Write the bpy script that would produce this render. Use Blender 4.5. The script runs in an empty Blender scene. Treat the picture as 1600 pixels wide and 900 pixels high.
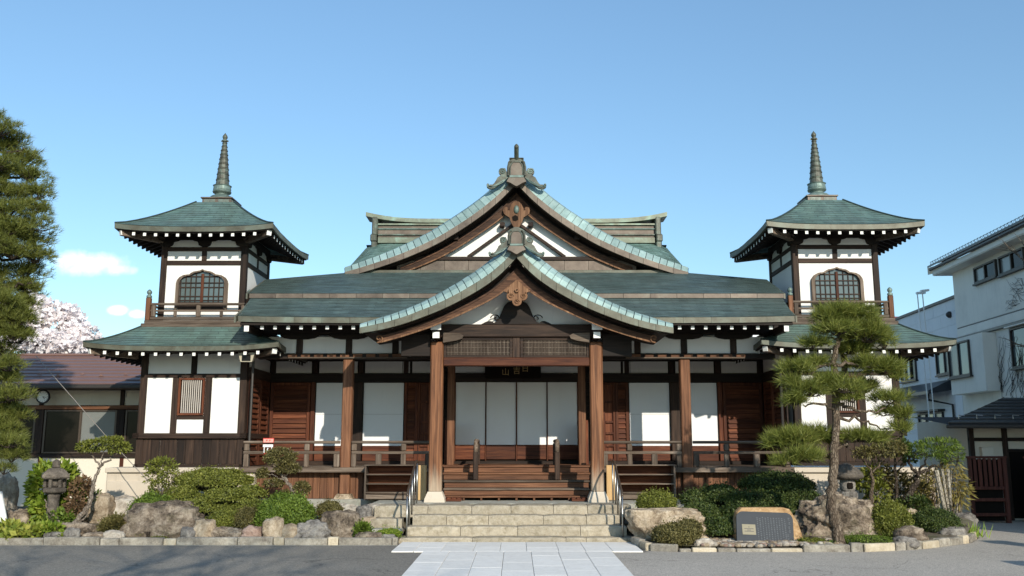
import bpy, math, random
import numpy as np
from mathutils import Vector, Matrix, noise

SC = bpy.context.scene
COL = SC.collection
R = math.radians
random.seed(7)
RNG = np.random.default_rng(7)

# ---------------------------------------------------------------- camera
cam_d = bpy.data.cameras.new('camera')
cam = bpy.data.objects.new('camera', cam_d)
COL.objects.link(cam)
cam.location = (0, 0, 1.65)
PITCH = math.atan(246 / 1420)
cam.rotation_euler = (math.pi / 2 + PITCH, 0, 0)
cam_d.sensor_width = 36
cam_d.lens = 1420 / 1600 * 36
cam_d.shift_x = -7 / 1600
cam_d.clip_end = 3000
SC.camera = cam

# ---------------------------------------------------------------- sky, sun, exposure
SUN_AZ, SUN_EL = 21.0, 24.6        # degrees: right of straight behind the camera, above the horizon
wd = bpy.data.worlds.new('World')
SC.world = wd
wd.use_nodes = True
wn, wl = wd.node_tree.nodes, wd.node_tree.links
wn.clear()
w_out = wn.new('ShaderNodeOutputWorld')
w_bg = wn.new('ShaderNodeBackground')
w_bg.inputs['Strength'].default_value = 0.096
sky = wn.new('ShaderNodeTexSky')
sky.sky_type = 'NISHITA'
sky.sun_disc = False
sky.sun_elevation = R(SUN_EL)
sky.sun_rotation = R(180 - SUN_AZ)
sky.altitude = 120
sky.air_density = 1.0
sky.dust_density = 0.25
sky.ozone_density = 1.8
# thin low cumulus scattered in the sky
tc = wn.new('ShaderNodeTexCoord')
sep = wn.new('ShaderNodeSeparateXYZ')
wl.new(tc.outputs['Generated'], sep.inputs[0])


def wmath(op, a, b=None, c=None):
    n = wn.new('ShaderNodeMath')
    n.operation = op
    for i, x in enumerate((a, b, c)):
        if x is None:
            continue
        if isinstance(x, (int, float)):
            n.inputs[i].default_value = x
        else:
            wl.new(x, n.inputs[i])
    return n.outputs[0]


cn = wn.new('ShaderNodeTexNoise')
cn.inputs['Scale'].default_value = 17
cn.inputs['Detail'].default_value = 9
cn.inputs['Roughness'].default_value = 0.62
wl.new(tc.outputs['Generated'], cn.inputs['Vector'])


def cloud(az, el, wa, we):
    """soft elliptical puff round a compass bearing (tangents of angles), ragged by noise"""
    yy = wmath('MAXIMUM', sep.outputs[1], 0.05)
    ta = wmath('DIVIDE', sep.outputs[0], yy)
    te = wmath('DIVIDE', sep.outputs[2], yy)
    dx = wmath('DIVIDE', wmath('SUBTRACT', ta, az), wa)
    dz = wmath('DIVIDE', wmath('SUBTRACT', te, el), we)
    r2 = wmath('ADD', wmath('MULTIPLY', dx, dx), wmath('MULTIPLY', dz, dz))
    m = wmath('SUBTRACT', 1.0, r2)
    return wmath('ADD', m, wmath('MULTIPLY', wmath('SUBTRACT', cn.outputs['Fac'], 0.5), 3.4))


cl = None
for a in ((-0.475, 0.199, 0.052, 0.017), (-0.500, 0.205, 0.026, 0.016), (-0.448, 0.194, 0.026, 0.010),
          (-0.444, 0.148, 0.014, 0.0065), (-0.420, 0.144, 0.013, 0.006), (0.95, 0.25, 0.10, 0.03),
          (-1.05, 0.27, 0.12, 0.03)):
    c_ = cloud(*a)
    cl = c_ if cl is None else wmath('MAXIMUM', cl, c_)
mr = wn.new('ShaderNodeMapRange')
mr.interpolation_type = 'SMOOTHSTEP'
wl.new(cl, mr.inputs['Value'])
mr.inputs['From Min'].default_value = -0.1
mr.inputs['From Max'].default_value = 1.5
mr.inputs['To Max'].default_value = 0.9
fwd = wmath('GREATER_THAN', sep.outputs[1], 0.05)
mixc = wn.new('ShaderNodeMix')
mixc.data_type = 'RGBA'
wl.new(wmath('MULTIPLY', mr.outputs[0], fwd), mixc.inputs[0])
tint = wn.new('ShaderNodeMix')
tint.data_type = 'RGBA'
tint.blend_type = 'MULTIPLY'
tint.inputs[0].default_value = 1
wl.new(sky.outputs[0], tint.inputs[6])
tint.inputs[7].default_value = (.80, .925, .92, 1)
# the upper sky of this clear spring day is paler than the model's
lift = wmath('ADD', 0.84, wmath('MULTIPLY', wmath('SMOOTH_MIN', wmath('MAXIMUM', sep.outputs[2], 0.0), 0.6, 0.1), 0.80))
lv = wn.new('ShaderNodeVectorMath')
lv.operation = 'SCALE'
wl.new(tint.outputs[2], lv.inputs[0])
wl.new(lift, lv.inputs['Scale'])
wl.new(lv.outputs[0], mixc.inputs[6])
mixc.inputs[7].default_value = (9.5, 9.5, 9.6, 1)
wl.new(mixc.outputs[2], w_bg.inputs['Color'])
wl.new(w_bg.outputs[0], w_out.inputs[0])

sd = bpy.data.lights.new('sun', 'SUN')
sun = bpy.data.objects.new('sun', sd)
COL.objects.link(sun)
sd.energy = 2.4
sd.angle = R(0.53)
sd.color = (1.0, 0.93, 0.80)
SDIR = Vector((math.sin(R(SUN_AZ)) * math.cos(R(SUN_EL)), -math.cos(R(SUN_AZ)) * math.cos(R(SUN_EL)), math.sin(R(SUN_EL))))
sun.rotation_euler = SDIR.to_track_quat('Z', 'Y').to_euler()
sun.location = SDIR * 60

SC.render.engine = 'CYCLES'
SC.view_settings.view_transform = 'Standard'
SC.view_settings.look = 'None'
SC.view_settings.exposure = 0.95
SC.view_settings.gamma = 1.0
SC.cycles.max_bounces = 6
SC.cycles.transparent_max_bounces = 6
SC.cycles.caustics_reflective = False
SC.cycles.caustics_refractive = False

# ---------------------------------------------------------------- mesh helpers
WLOC = {}


def _cbox_topo():
    vs, idx = [], {}
    for sx in (-1, 1):
        for sy in (-1, 1):
            for sz in (-1, 1):
                for ax in range(3):
                    idx[(sx, sy, sz, ax)] = len(vs)
                    vs.append((sx, sy, sz, ax))
    fs = []
    S = (-1, 1)
    for ax in range(3):
        o = [a for a in range(3) if a != ax]
        for s in S:
            q = []
            for (p, r) in ((-1, -1), (1, -1), (1, 1), (-1, 1)):
                k = [0, 0, 0]
                k[ax] = s
                k[o[0]] = p
                k[o[1]] = r
                q.append(idx[(*k, ax)])
            fs.append(q)
    for ax in range(3):
        o = [a for a in range(3) if a != ax]
        for p in S:
            for r in S:
                def key(t, face):
                    k = [0, 0, 0]
                    k[ax] = t
                    k[o[0]] = p
                    k[o[1]] = r
                    return idx[(*k, face)]
                fs.append([key(-1, o[0]), key(1, o[0]), key(1, o[1]), key(-1, o[1])])
    for sx in S:
        for sy in S:
            for sz in S:
                fs.append([idx[(sx, sy, sz, a)] for a in range(3)])
    # outward orientation
    P = [Vector((v[0] * (1 if v[3] == 0 else .8), v[1] * (1 if v[3] == 1 else .8), v[2] * (1 if v[3] == 2 else .8))) for v in vs]
    out = []
    for q in fs:
        n = (P[q[1]] - P[q[0]]).cross(P[q[2]] - P[q[0]])
        c = sum((P[i] for i in q), Vector()) / len(q)
        out.append(q if n.dot(c) > 0 else q[::-1])
    return vs, out


CB_V, CB_F = _cbox_topo()


class MB:
    def __init__(s):
        s.v, s.f, s.m, s.uv = [], [], [], []

    def add(s, vs, fs, m=0, uvs=None):
        o = len(s.v)
        s.v += [Vector(v) for v in vs]
        for i, f in enumerate(fs):
            s.f.append([o + k for k in f])
            s.m.append(m if isinstance(m, int) else m[i])
            s.uv.append(uvs[i] if uvs else None)
        return s

    def box(s, x0, x1, y0, y1, z0, z1, m=0, b=0.0):
        if x0 > x1: x0, x1 = x1, x0
        if y0 > y1: y0, y1 = y1, y0
        if z0 > z1: z0, z1 = z1, z0
        b = min(b, .45 * min(x1 - x0, y1 - y0, z1 - z0))
        if b <= 0:
            vs = [(x, y, z) for z in (z0, z1) for y in (y0, y1) for x in (x0, x1)]
            fs = [(0, 2, 3, 1), (4, 5, 7, 6), (0, 1, 5, 4), (1, 3, 7, 5), (3, 2, 6, 7), (2, 0, 4, 6)]
            return s.add(vs, fs, m)
        c = ((x0 + x1) / 2, (y0 + y1) / 2, (z0 + z1) / 2)
        h = ((x1 - x0) / 2, (y1 - y0) / 2, (z1 - z0) / 2)
        vs = []
        for v in CB_V:
            vs.append([c[a] + v[a] * (h[a] - (0 if v[3] == a else b)) for a in range(3)])
        return s.add(vs, CB_F, m)

    def beam(s, a, b, w, h, m=0, up=(0, 0, 1), bev=0.0):
        """box from point a to b with section w (sideways) by h (up)"""
        a, b = Vector(a), Vector(b)
        d = b - a
        L = d.length
        d.normalize()
        side = d.cross(Vector(up))
        if side.length < 1e-4:
            side = Vector((1, 0, 0))
        side.normalize()
        u = side.cross(d).normalized()
        t = MB().box(-w / 2, w / 2, 0, L, -h / 2, h / 2, m, bev)
        M = Matrix((side, d, u)).transposed().to_4x4()
        M.translation = a
        t.xf(M)
        return s.merge(t)

    def prism(s, pts, y0, y1, m=0):
        """polygon pts (x,z) extruded from y0 to y1"""
        n = len(pts)
        vs = [(p[0], y0, p[1]) for p in pts] + [(p[0], y1, p[1]) for p in pts]
        fs = [list(range(n)), list(range(2 * n - 1, n - 1, -1))]
        for i in range(n):
            j = (i + 1) % n
            fs.append([i, n + i, n + j, j])
        return s.add(vs, fs, m)

    def strip(s, top, bot, y0, y1, m=0):
        """slab between two poly-lines (x,z) of equal length, from y0 to y1"""
        n = len(top)
        vs = [(p[0], y0, p[1]) for p in top] + [(p[0], y0, p[1]) for p in bot]
        vs += [(p[0], y1, p[1]) for p in top] + [(p[0], y1, p[1]) for p in bot]
        fs = []
        for i in range(n - 1):
            fs.append([i, i + 1, n + i + 1, n + i])
            fs.append([2 * n + i + 1, 2 * n + i, 3 * n + i, 3 * n + i + 1])
            fs.append([i, 2 * n + i, 2 * n + i + 1, i + 1])
            fs.append([n + i, n + i + 1, 3 * n + i + 1, 3 * n + i])
        fs.append([0, n, 3 * n, 2 * n])
        fs.append([n - 1, 3 * n - 1, 4 * n - 1, 2 * n - 1])
        return s.add(vs, fs, m)

    def tube(s, pts, rad, n=8, m=0, cap=True):
        pts = [Vector(p) for p in pts]
        if isinstance(rad, (int, float)):
            rad = [rad] * len(pts)
        rings = []
        prev = None
        for i, p in enumerate(pts):
            d = (pts[min(i + 1, len(pts) - 1)] - pts[max(i - 1, 0)]).normalized()
            if prev is None:
                a = d.cross(Vector((0, 0, 1)))
                if a.length < .05:
                    a = d.cross(Vector((1, 0, 0)))
            else:
                a = prev - d * prev.dot(d)
            a.normalize()
            prev = a
            b = d.cross(a)
            rings.append([p + (a * math.cos(2 * math.pi * k / n) + b * math.sin(2 * math.pi * k / n)) * rad[i] for k in range(n)])
        vs = [v for r in rings for v in r]
        fs = []
        for i in range(len(pts) - 1):
            for k in range(n):
                j = (k + 1) % n
                fs.append([i * n + k, i * n + j, (i + 1) * n + j, (i + 1) * n + k])
        if cap:
            fs.append(list(range(n))[::-1])
            fs.append([(len(pts) - 1) * n + k for k in range(n)])
        return s.add(vs, fs, m)

    def lathe(s, prof, c, n=20, m=0):
        vs, fs = [], []
        for (r, z) in prof:
            for k in range(n):
                a = 2 * math.pi * k / n
                vs.append((c[0] + r * math.cos(a), c[1] + r * math.sin(a), c[2] + z))
        for i in range(len(prof) - 1):
            for k in range(n):
                j = (k + 1) % n
                fs.append([i * n + k, i * n + j, (i + 1) * n + j, (i + 1) * n + k])
        fs.append([k for k in range(n)][::-1])
        fs.append([(len(prof) - 1) * n + k for k in range(n)])
        return s.add(vs, fs, m)

    def grid(s, P, nu, nv, m=0):
        vs = [P(i / nu, j / nv) for j in range(nv + 1) for i in range(nu + 1)]
        fs = []
        for j in range(nv):
            for i in range(nu):
                a = j * (nu + 1) + i
                fs.append([a, a + 1, a + nu + 2, a + nu + 1])
        return s.add(vs, fs, m)

    def courses(s, P, nu, rows, lip, nrm, ulen, m=0, rowh=None):
        """shingle courses: P(u,v) with v up the slope; each course's lower edge stands proud by lip"""
        N = Vector(nrm)
        for r in range(rows):
            v0, v1 = r / rows, (r + 1) / rows
            wob = [random.uniform(.6, 1.25) for _ in range(nu + 1)]
            lo = [Vector(P(i / nu, v0)) + N * lip * wob[i] for i in range(nu + 1)]
            hi = [Vector(P(i / nu, min(1, v1 + .1 / rows))) for i in range(nu + 1)]
            base = [Vector(P(i / nu, v0)) - N * .004 for i in range(nu + 1)]
            vs = lo + hi + base
            k = nu + 1
            fs, uvs = [], []
            for i in range(nu):
                ua, ub = ulen(i / nu, v0), ulen((i + 1) / nu, v0)
                fs.append([i, i + 1, k + i + 1, k + i])
                uvs.append([(ua, r + .03), (ub, r + .03), (ub, r + .97), (ua, r + .97)])
                fs.append([2 * k + i, 2 * k + i + 1, i + 1, i])
                uvs.append([(ua, r + .02), (ub, r + .02), (ub, r + .03), (ua, r + .03)])
            s.add(vs, fs, m, uvs)
        return s

    def merge(s, o):
        k = len(s.v)
        s.v += o.v
        s.f += [[k + i for i in f] for f in o.f]
        s.m += o.m
        s.uv += o.uv
        return s

    def xf(s, M):
        s.v = [M @ v for v in s.v]
        return s

    def mesh(s, name, mats, smooth=False, org=Vector((0, 0, 0))):
        me = bpy.data.meshes.new(name)
        me.from_pydata([tuple(v - org) for v in s.v], [], s.f)
        for m in (mats if isinstance(mats, (list, tuple)) else [mats]):
            me.materials.append(m)
        me.polygons.foreach_set('material_index', s.m)
        if any(u is not None for u in s.uv):
            ul = me.uv_layers.new(name='UVMap')
            k = 0
            for f, u in zip(s.f, s.uv):
                for i in range(len(f)):
                    if u:
                        ul.data[k].uv = u[i]
                    k += 1
        if smooth:
            me.polygons.foreach_set('use_smooth', [True] * len(s.f))
        me.update()
        return me

    def build(s, name, mats, parent=None, smooth=False, label=None, cat=None, group=None, kind=None):
        xs = [v.x for v in s.v]
        ys = [v.y for v in s.v]
        zs = [v.z for v in s.v]
        org = Vector(((min(xs) + max(xs)) / 2, (min(ys) + max(ys)) / 2, min(zs)))
        o = bpy.data.objects.new(name, s.mesh(name, mats, smooth, org))
        place(o, org, parent)
        tag(o, label, cat, group, kind)
        return o


def place(o, wloc, parent=None):
    COL.objects.link(o)
    wloc = Vector(wloc)
    if parent is not None:
        o.parent = parent
        o.location = wloc - WLOC[parent.name]
    else:
        o.location = wloc
    WLOC[o.name] = wloc
    return o


def tag(o, label=None, cat=None, group=None, kind=None):
    if label: o['label'] = label
    if cat: o['category'] = cat
    if group: o['group'] = group
    if kind: o['kind'] = kind
    return o


def empty(name, loc, label=None, cat=None, group=None, kind=None):
    o = bpy.data.objects.new(name, None)
    o.empty_display_size = .2
    place(o, loc)
    return tag(o, label, cat, group, kind)


def inst(name, me, loc, parent=None, rz=0.0, label=None, cat=None, group=None, scale=None):
    o = bpy.data.objects.new(name, me)
    place(o, loc, parent)
    o.rotation_euler.z = rz
    if scale: o.scale = scale
    return tag(o, label, cat, group)


def copy_tree(o, off=None, parent=None):
    kids = [c for c in o.children]
    c = o.copy()
    COL.objects.link(c)
    if parent is not None:
        c.parent = parent
        WLOC[c.name] = WLOC[parent.name] + c.location
    else:
        c.location = o.location + Vector(off)
        WLOC[c.name] = c.location.copy()
    for k in kids:
        copy_tree(k, None, c)
    return c


# ---------------------------------------------------------------- materials
class NT:
    def __init__(s, name):
        s.mat = bpy.data.materials.new(name)
        s.mat.use_nodes = True
        s.n, s.l = s.mat.node_tree.nodes, s.mat.node_tree.links
        s.n.clear()
        s.out = s.n.new('ShaderNodeOutputMaterial')
        s.p = s.n.new('ShaderNodeBsdfPrincipled')
        s.l.new(s.p.outputs[0], s.out.inputs[0])
        s.tc = s.n.new('ShaderNodeTexCoord')

    def set(s, inp, x):
        if isinstance(x, bpy.types.NodeSocket):
            s.l.new(x, inp)
        elif isinstance(x, (tuple, list)) and len(x) == 3 and inp.type == 'RGBA':
            inp.default_value = (*x, 1)
        else:
            inp.default_value = x

    def math(s, op, a, b=0.0, c=0.0):
        n = s.n.new('ShaderNodeMath')
        n.operation = op
        for i, x in enumerate((a, b, c)):
            s.set(n.inputs[i], x)
        return n.outputs[0]

    def mapped(s, scale, src='Object', rand=True, rot=(0, 0, 0)):
        mp = s.n.new('ShaderNodeMapping')
        mp.inputs['Scale'].default_value = scale
        mp.inputs['Rotation'].default_value = rot
        s.l.new(s.tc.outputs[src], mp.inputs['Vector'])
        if rand:
            oi = s.n.new('ShaderNodeObjectInfo')
            cb = s.n.new('ShaderNodeCombineXYZ')
            for i, k in enumerate((37., 91., 53.)):
                s.l.new(s.math('MULTIPLY', oi.outputs['Random'], k), cb.inputs[i])
            s.l.new(cb.outputs[0], mp.inputs['Location'])
        return mp.outputs[0]

    def noise(s, vec, scale=1., detail=5., rough=.55, dist=0.):
        n = s.n.new('ShaderNodeTexNoise')
        s.l.new(vec, n.inputs['Vector'])
        n.inputs['Scale'].default_value = scale
        n.inputs['Detail'].default_value = detail
        n.inputs['Roughness'].default_value = rough
        n.inputs['Distortion'].default_value = dist
        return n.outputs['Fac']

    def ramp(s, fac, stops):
        n = s.n.new('ShaderNodeValToRGB')
        e = n.color_ramp.elements
        while len(e) < len(stops):
            e.new(.5)
        for k, (p, c) in zip(e, stops):
            k.position = p
            k.color = (*c, 1) if len(c) == 3 else c
        s.l.new(fac, n.inputs[0])
        return n.outputs[0]

    def mix(s, fac, a, b, mode='MIX'):
        n = s.n.new('ShaderNodeMix')
        n.data_type = 'RGBA'
        n.blend_type = mode
        s.set(n.inputs[0], fac)
        s.set(n.inputs[6], a)
        s.set(n.inputs[7], b)
        return n.outputs[2]

    def rng(s, x, a, b, c=0., d=1., smooth=True):
        n = s.n.new('ShaderNodeMapRange')
        if smooth: n.interpolation_type = 'SMOOTHSTEP'
        s.set(n.inputs[0], x)
        for i, k in enumerate((a, b, c, d)):
            n.inputs[i + 1].default_value = k
        return n.outputs[0]

    def hsv(s, col, h=.5, sat=1., val=1.):
        n = s.n.new('ShaderNodeHueSaturation')
        s.set(n.inputs['Hue'], h)
        s.set(n.inputs['Saturation'], sat)
        s.set(n.inputs['Value'], val)
        s.set(n.inputs['Color'], col)
        return n.outputs[0]

    def bump(s, h, strength=.3, dist=.02):
        n = s.n.new('ShaderNodeBump')
        n.inputs['Strength'].default_value = strength
        n.inputs['Distance'].default_value = dist
        s.l.new(h, n.inputs['Height'])
        s.l.new(n.outputs[0], s.p.inputs['Normal'])

    def objrand(s):
        return s.n.new('ShaderNodeObjectInfo').outputs['Random']

    def island(s):
        return s.n.new('ShaderNodeNewGeometry').outputs['Random Per Island']

    def fin(s, col, rough=.6, metal=0., spec=None):
        s.set(s.p.inputs['Base Color'], col)
        s.set(s.p.inputs['Roughness'], rough)
        s.set(s.p.inputs['Metallic'], metal)
        if spec is not None: s.p.inputs['Specular IOR Level'].default_value = spec
        return s.mat


M = {}


def wood(name, dark, mid, light, axis='z', rough=.7, grain=22., var=.35):
    t = NT(name)
    k = {'x': (.06, 1, 1), 'y': (1, .06, 1), 'z': (1, 1, .06)}[axis]
    v = t.mapped(tuple(a * grain for a in k))
    g = t.noise(v, 1., 7, .62, .6)
    v2 = t.mapped(tuple(a * 2.5 for a in k))
    w = t.noise(v2, 1., 4, .6, .3)
    c = t.ramp(g, [(.30, dark), (.5, mid), (.74, light)])
    c = t.mix(t.rng(w, .42, .68, 0, .75), c, t.mix(.6, c, dark))
    c = t.hsv(c, .5, 1., t.math('MULTIPLY_ADD', t.objrand(), var * 2, 1 - var))
    t.bump(g, .35, .008)
    return t.fin(c, rough, 0, .3)


for ax in 'xyz':
    M['dark_' + ax] = wood('weathered dark wood ' + ax, (.011, .006, .004), (.030, .0165, .0105), (.075, .043, .027), ax)
    M['red_' + ax] = wood('red brown wood ' + ax, (.040, .010, .005), (.105, .030, .012), (.20, .070, .029), ax)
    M['warm_' + ax] = wood('warm cypress wood ' + ax, (.065, .026, .012), (.15, .064, .031), (.27, .128, .066), ax, var=.2)
    M['grey_' + ax] = wood('grey weathered wood ' + ax, (.055, .037, .025), (.13, .094, .068), (.25, .20, .155), ax)
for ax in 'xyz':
    M['eave_' + ax] = wood('shade darkened eave wood ' + ax, (.007, .004, .003), (.016, .010, .007), (.034, .021, .014), ax)  # darker copy of the dark wood, painting in the shade under the eaves
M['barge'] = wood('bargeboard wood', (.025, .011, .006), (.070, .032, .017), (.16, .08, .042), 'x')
M['lightboard'] = wood('fresh pale board', (.42, .25, .10), (.58, .38, .18), (.66, .47, .26), 'z', var=.1)


def post_mat():
    # porch posts: warm cypress bleached and greyed towards the wet foot
    t = NT('porch post wood')
    g = t.noise(t.mapped((16, 16, .7)), 1., 7, .6, 1.1)
    c = t.ramp(g, [(.28, (.055, .021, .009)), (.5, (.165, .066, .028)), (.72, (.32, .145, .066))])
    sp = t.n.new('ShaderNodeSeparateXYZ')
    t.l.new(t.tc.outputs['Object'], sp.inputs[0])
    z = t.math('ADD', sp.outputs[2], t.math('MULTIPLY', t.noise(t.mapped((14, 14, 1.1)), 1., 4), .7))
    f = t.rng(z, .35, .95, .85, 0.)
    c = t.mix(f, c, t.ramp(g, [(.3, (.30, .22, .15)), (.7, (.55, .44, .32))]))
    t.bump(g, .35, .008)
    return t.fin(c, .65, 0, .3)


M['post'] = post_mat()


def plaster(name, col, dirt=.1):
    t = NT(name)
    v = t.mapped((1, 1, 1), rand=True)
    a = t.noise(v, 1.3, 6, .6)
    st = t.noise(t.mapped((9, 9, .8)), 1., 5, .6)
    c = t.mix(t.rng(a, .45, .75, 0, dirt), col, tuple(x * .72 for x in col))
    c = t.mix(t.rng(st, .55, .8, 0, dirt), c, tuple(x * .66 for x in col))
    t.bump(t.noise(v, 60, 4, .6), .06, .01)
    return t.fin(c, .85, 0, .2)


M['plaster'] = plaster('white lime plaster', (.83, .81, .77), .22)
M['cream'] = plaster('cream plaster', (.74, .66, .54), .3)
M['housewall'] = plaster('old grey white render', (.80, .76, .68), .4)
M['blockwall'] = plaster('white block wall', (.76, .77, .78), .25)
M['shoji'] = plaster('white door paper', (.85, .845, .84), .1)
M['podium'] = plaster('pale podium stone', (.58, .50, .40), .5)
M['white'] = plaster('white paint', (.86, .85, .80), .1)


def patina(name, c1, c2, c3, brown, bf, joint=.55, rough=.42):
    t = NT(name)
    uv = t.tc.outputs['UV']
    b = t.n.new('ShaderNodeTexBrick')
    t.l.new(uv, b.inputs['Vector'])
    b.inputs['Color1'].default_value = (.25, .25, .25, 1)
    b.inputs['Color2'].default_value = (.85, .85, .85, 1)
    b.inputs['Mortar'].default_value = (0, 0, 0, 1)
    b.inputs['Scale'].default_value = 1
    b.inputs['Brick Width'].default_value = 3.6
    b.inputs['Row Height'].default_value = 1
    b.inputs['Mortar Size'].default_value = .045
    b.inputs['Mortar Smooth'].default_value = .3
    v = t.mapped((1, 1, 1))
    n1 = t.noise(t.mapped((2.6, .5, .5)), 1.1, 6, .66)
    n2 = t.noise(t.mapped((3, 1.4, 2)), 1.3, 7, .65)
    c = t.ramp(n2, [(.28, c1), (.5, c2), (.74, c3)])
    c = t.mix(t.rng(n1, .44, .74, 0, bf), c, brown)
    bw = t.n.new('ShaderNodeRGBToBW')
    t.l.new(b.outputs['Color'], bw.inputs[0])
    c = t.hsv(c, .5, t.math('MULTIPLY_ADD', bw.outputs[0], .25, .85), t.math('MULTIPLY_ADD', bw.outputs[0], .42, .78))
    c = t.mix(t.math('MULTIPLY', b.outputs['Fac'], joint), c, (.02, .03, .028))
    t.bump(t.math('ADD', t.math('MULTIPLY', n2, .3), t.math('SUBTRACT', 1., b.outputs['Fac'])), .25, .006)
    return t.fin(c, rough, 0, .3)


M['patina'] = patina('dark green copper shingles', (.078, .122, .106), (.105, .165, .142), (.14, .215, .185), (.10, .115, .09), .4, .8, .4)
M['patina_main'] = patina('slate green copper shingles', (.066, .098, .092), (.088, .128, .119), (.12, .168, .154), (.078, .095, .085), .4, .8, .4)


M['patina_pale'] = patina('pale green copper shingles', (.12, .21, .175), (.19, .315, .265), (.27, .40, .345), (.16, .19, .14), .3, .8, .55)


def metal_patina(name, stops, rough=.5, scale=3.):
    t = NT(name)
    v = t.mapped((scale, scale, scale))
    n = t.noise(v, 1., 7, .62, .4)
    c = t.ramp(n, stops)
    c = t.hsv(c, .5, 1., t.math('MULTIPLY_ADD', t.objrand(), .34, .83))
    t.bump(n, .12, .01)
    return t.fin(c, rough, .2, .4)


M['tile'] = metal_patina('pale verdigris copper tile', [(.25, (.18, .26, .245)), (.5, (.26, .365, .345)), (.75, (.36, .46, .44))], .6, 4)
M['copper'] = metal_patina('brown oxidised copper', [(.3, (.085, .062, .046)), (.52, (.15, .115, .088)), (.75, (.20, .18, .14))], .5, 2.5)
M['copper_green'] = metal_patina('olive copper sheet', [(.3, (.07, .066, .045)), (.5, (.115, .11, .08)), (.75, (.16, .19, .15))], .5, 3)
M['ridge'] = metal_patina('copper ridge moulding', [(.3, (.12, .115, .08)), (.5, (.18, .20, .145)), (.68, (.24, .34, .27))], .5, 3)
M['bronze'] = metal_patina('verdigris bronze', [(.3, (.05, .046, .034)), (.5, (.09, .092, .07)), (.72, (.15, .20, .165))], .5, 7)
M['bronze_pale'] = metal_patina('pale verdigris bronze', [(.3, (.09, .12, .10)), (.52, (.145, .20, .175)), (.72, (.22, .30, .265))], .5, 7)


def stone(name, stops, scale=4., bump=.5, rough=.85, moss=None, mossf=0., var=.15):
    t = NT(name)
    v = t.mapped((1, 1, 1))
    n = t.noise(v, scale, 9, .66, .3)
    n2 = t.noise(v, scale * 6, 6, .7)
    c = t.ramp(t.math('MULTIPLY_ADD', n2, .35, t.math('MULTIPLY', n, .65)), stops)
    if moss:
        c = t.mix(t.rng(t.noise(v, scale * .8, 6, .65), .5, .68, 0, mossf), c, moss)
    c = t.hsv(c, .5, 1., t.math('MULTIPLY_ADD', t.objrand(), var * 2, 1 - var))
    t.bump(t.math('ADD', n, t.math('MULTIPLY', n2, .35)), bump, .07)
    return t.fin(c, rough, 0, .25)


M['step'] = stone('hewn step stone', [(.32, (.25, .205, .145)), (.48, (.41, .35, .26)), (.66, (.53, .465, .36))], 9, .6, moss=(.15, .12, .06), mossf=.4)
M['rock_brown'] = stone('brown garden rock', [(.40, (.06, .045, .034)), (.5, (.22, .17, .125)), (.60, (.42, .345, .265))], 4.2, 1., moss=(.11, .10, .055), mossf=.4)
M['rock_grey'] = stone('grey garden rock', [(.40, (.09, .08, .07)), (.5, (.21, .19, .17)), (.62, (.36, .33, .29))], 5, .9)
M['rock_tan'] = stone('tan garden rock', [(.39, (.17, .12, .075)), (.5, (.37, .285, .195)), (.62, (.56, .46, .34))], 5, .9)
M['rock_pale'] = stone('pale garden rock', [(.39, (.26, .22, .175)), (.5, (.45, .39, .32)), (.62, (.60, .55, .47))], 5, .8)
M['rock_pink'] = stone('reddish garden rock', [(.34, (.17, .105, .08)), (.5, (.32, .22, .175)), (.66, (.45, .34, .28))], 5, .6)
M['lantern'] = stone('dark lantern stone', [(.34, (.045, .038, .032)), (.5, (.115, .097, .08)), (.66, (.23, .195, .16))], 7, .6)
M['kerb'] = stone('kerb stone', [(.34, (.12, .10, .08)), (.5, (.28, .25, .205)), (.66, (.45, .41, .34))], 6, .4)
M['kerb_pale'] = stone('pale kerb stone', [(.34, (.36, .29, .20)), (.5, (.52, .44, .32)), (.66, (.62, .55, .43))], 6, .4)
M['paver'] = stone('light granite paver', [(.3, (.67, .64, .595)), (.5, (.77, .74, .69)), (.7, (.83, .80, .755))], 9, .08, var=.05)
M['soil'] = stone('dry garden soil', [(.34, (.06, .048, .035)), (.5, (.135, .11, .08)), (.68, (.25, .21, .155))], 3, .6, moss=(.07, .085, .03), mossf=.5)
M['moss'] = stone('moss', [(.34, (.05, .065, .012)), (.5, (.10, .13, .03)), (.68, (.18, .21, .05))], 8, .6)


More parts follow.
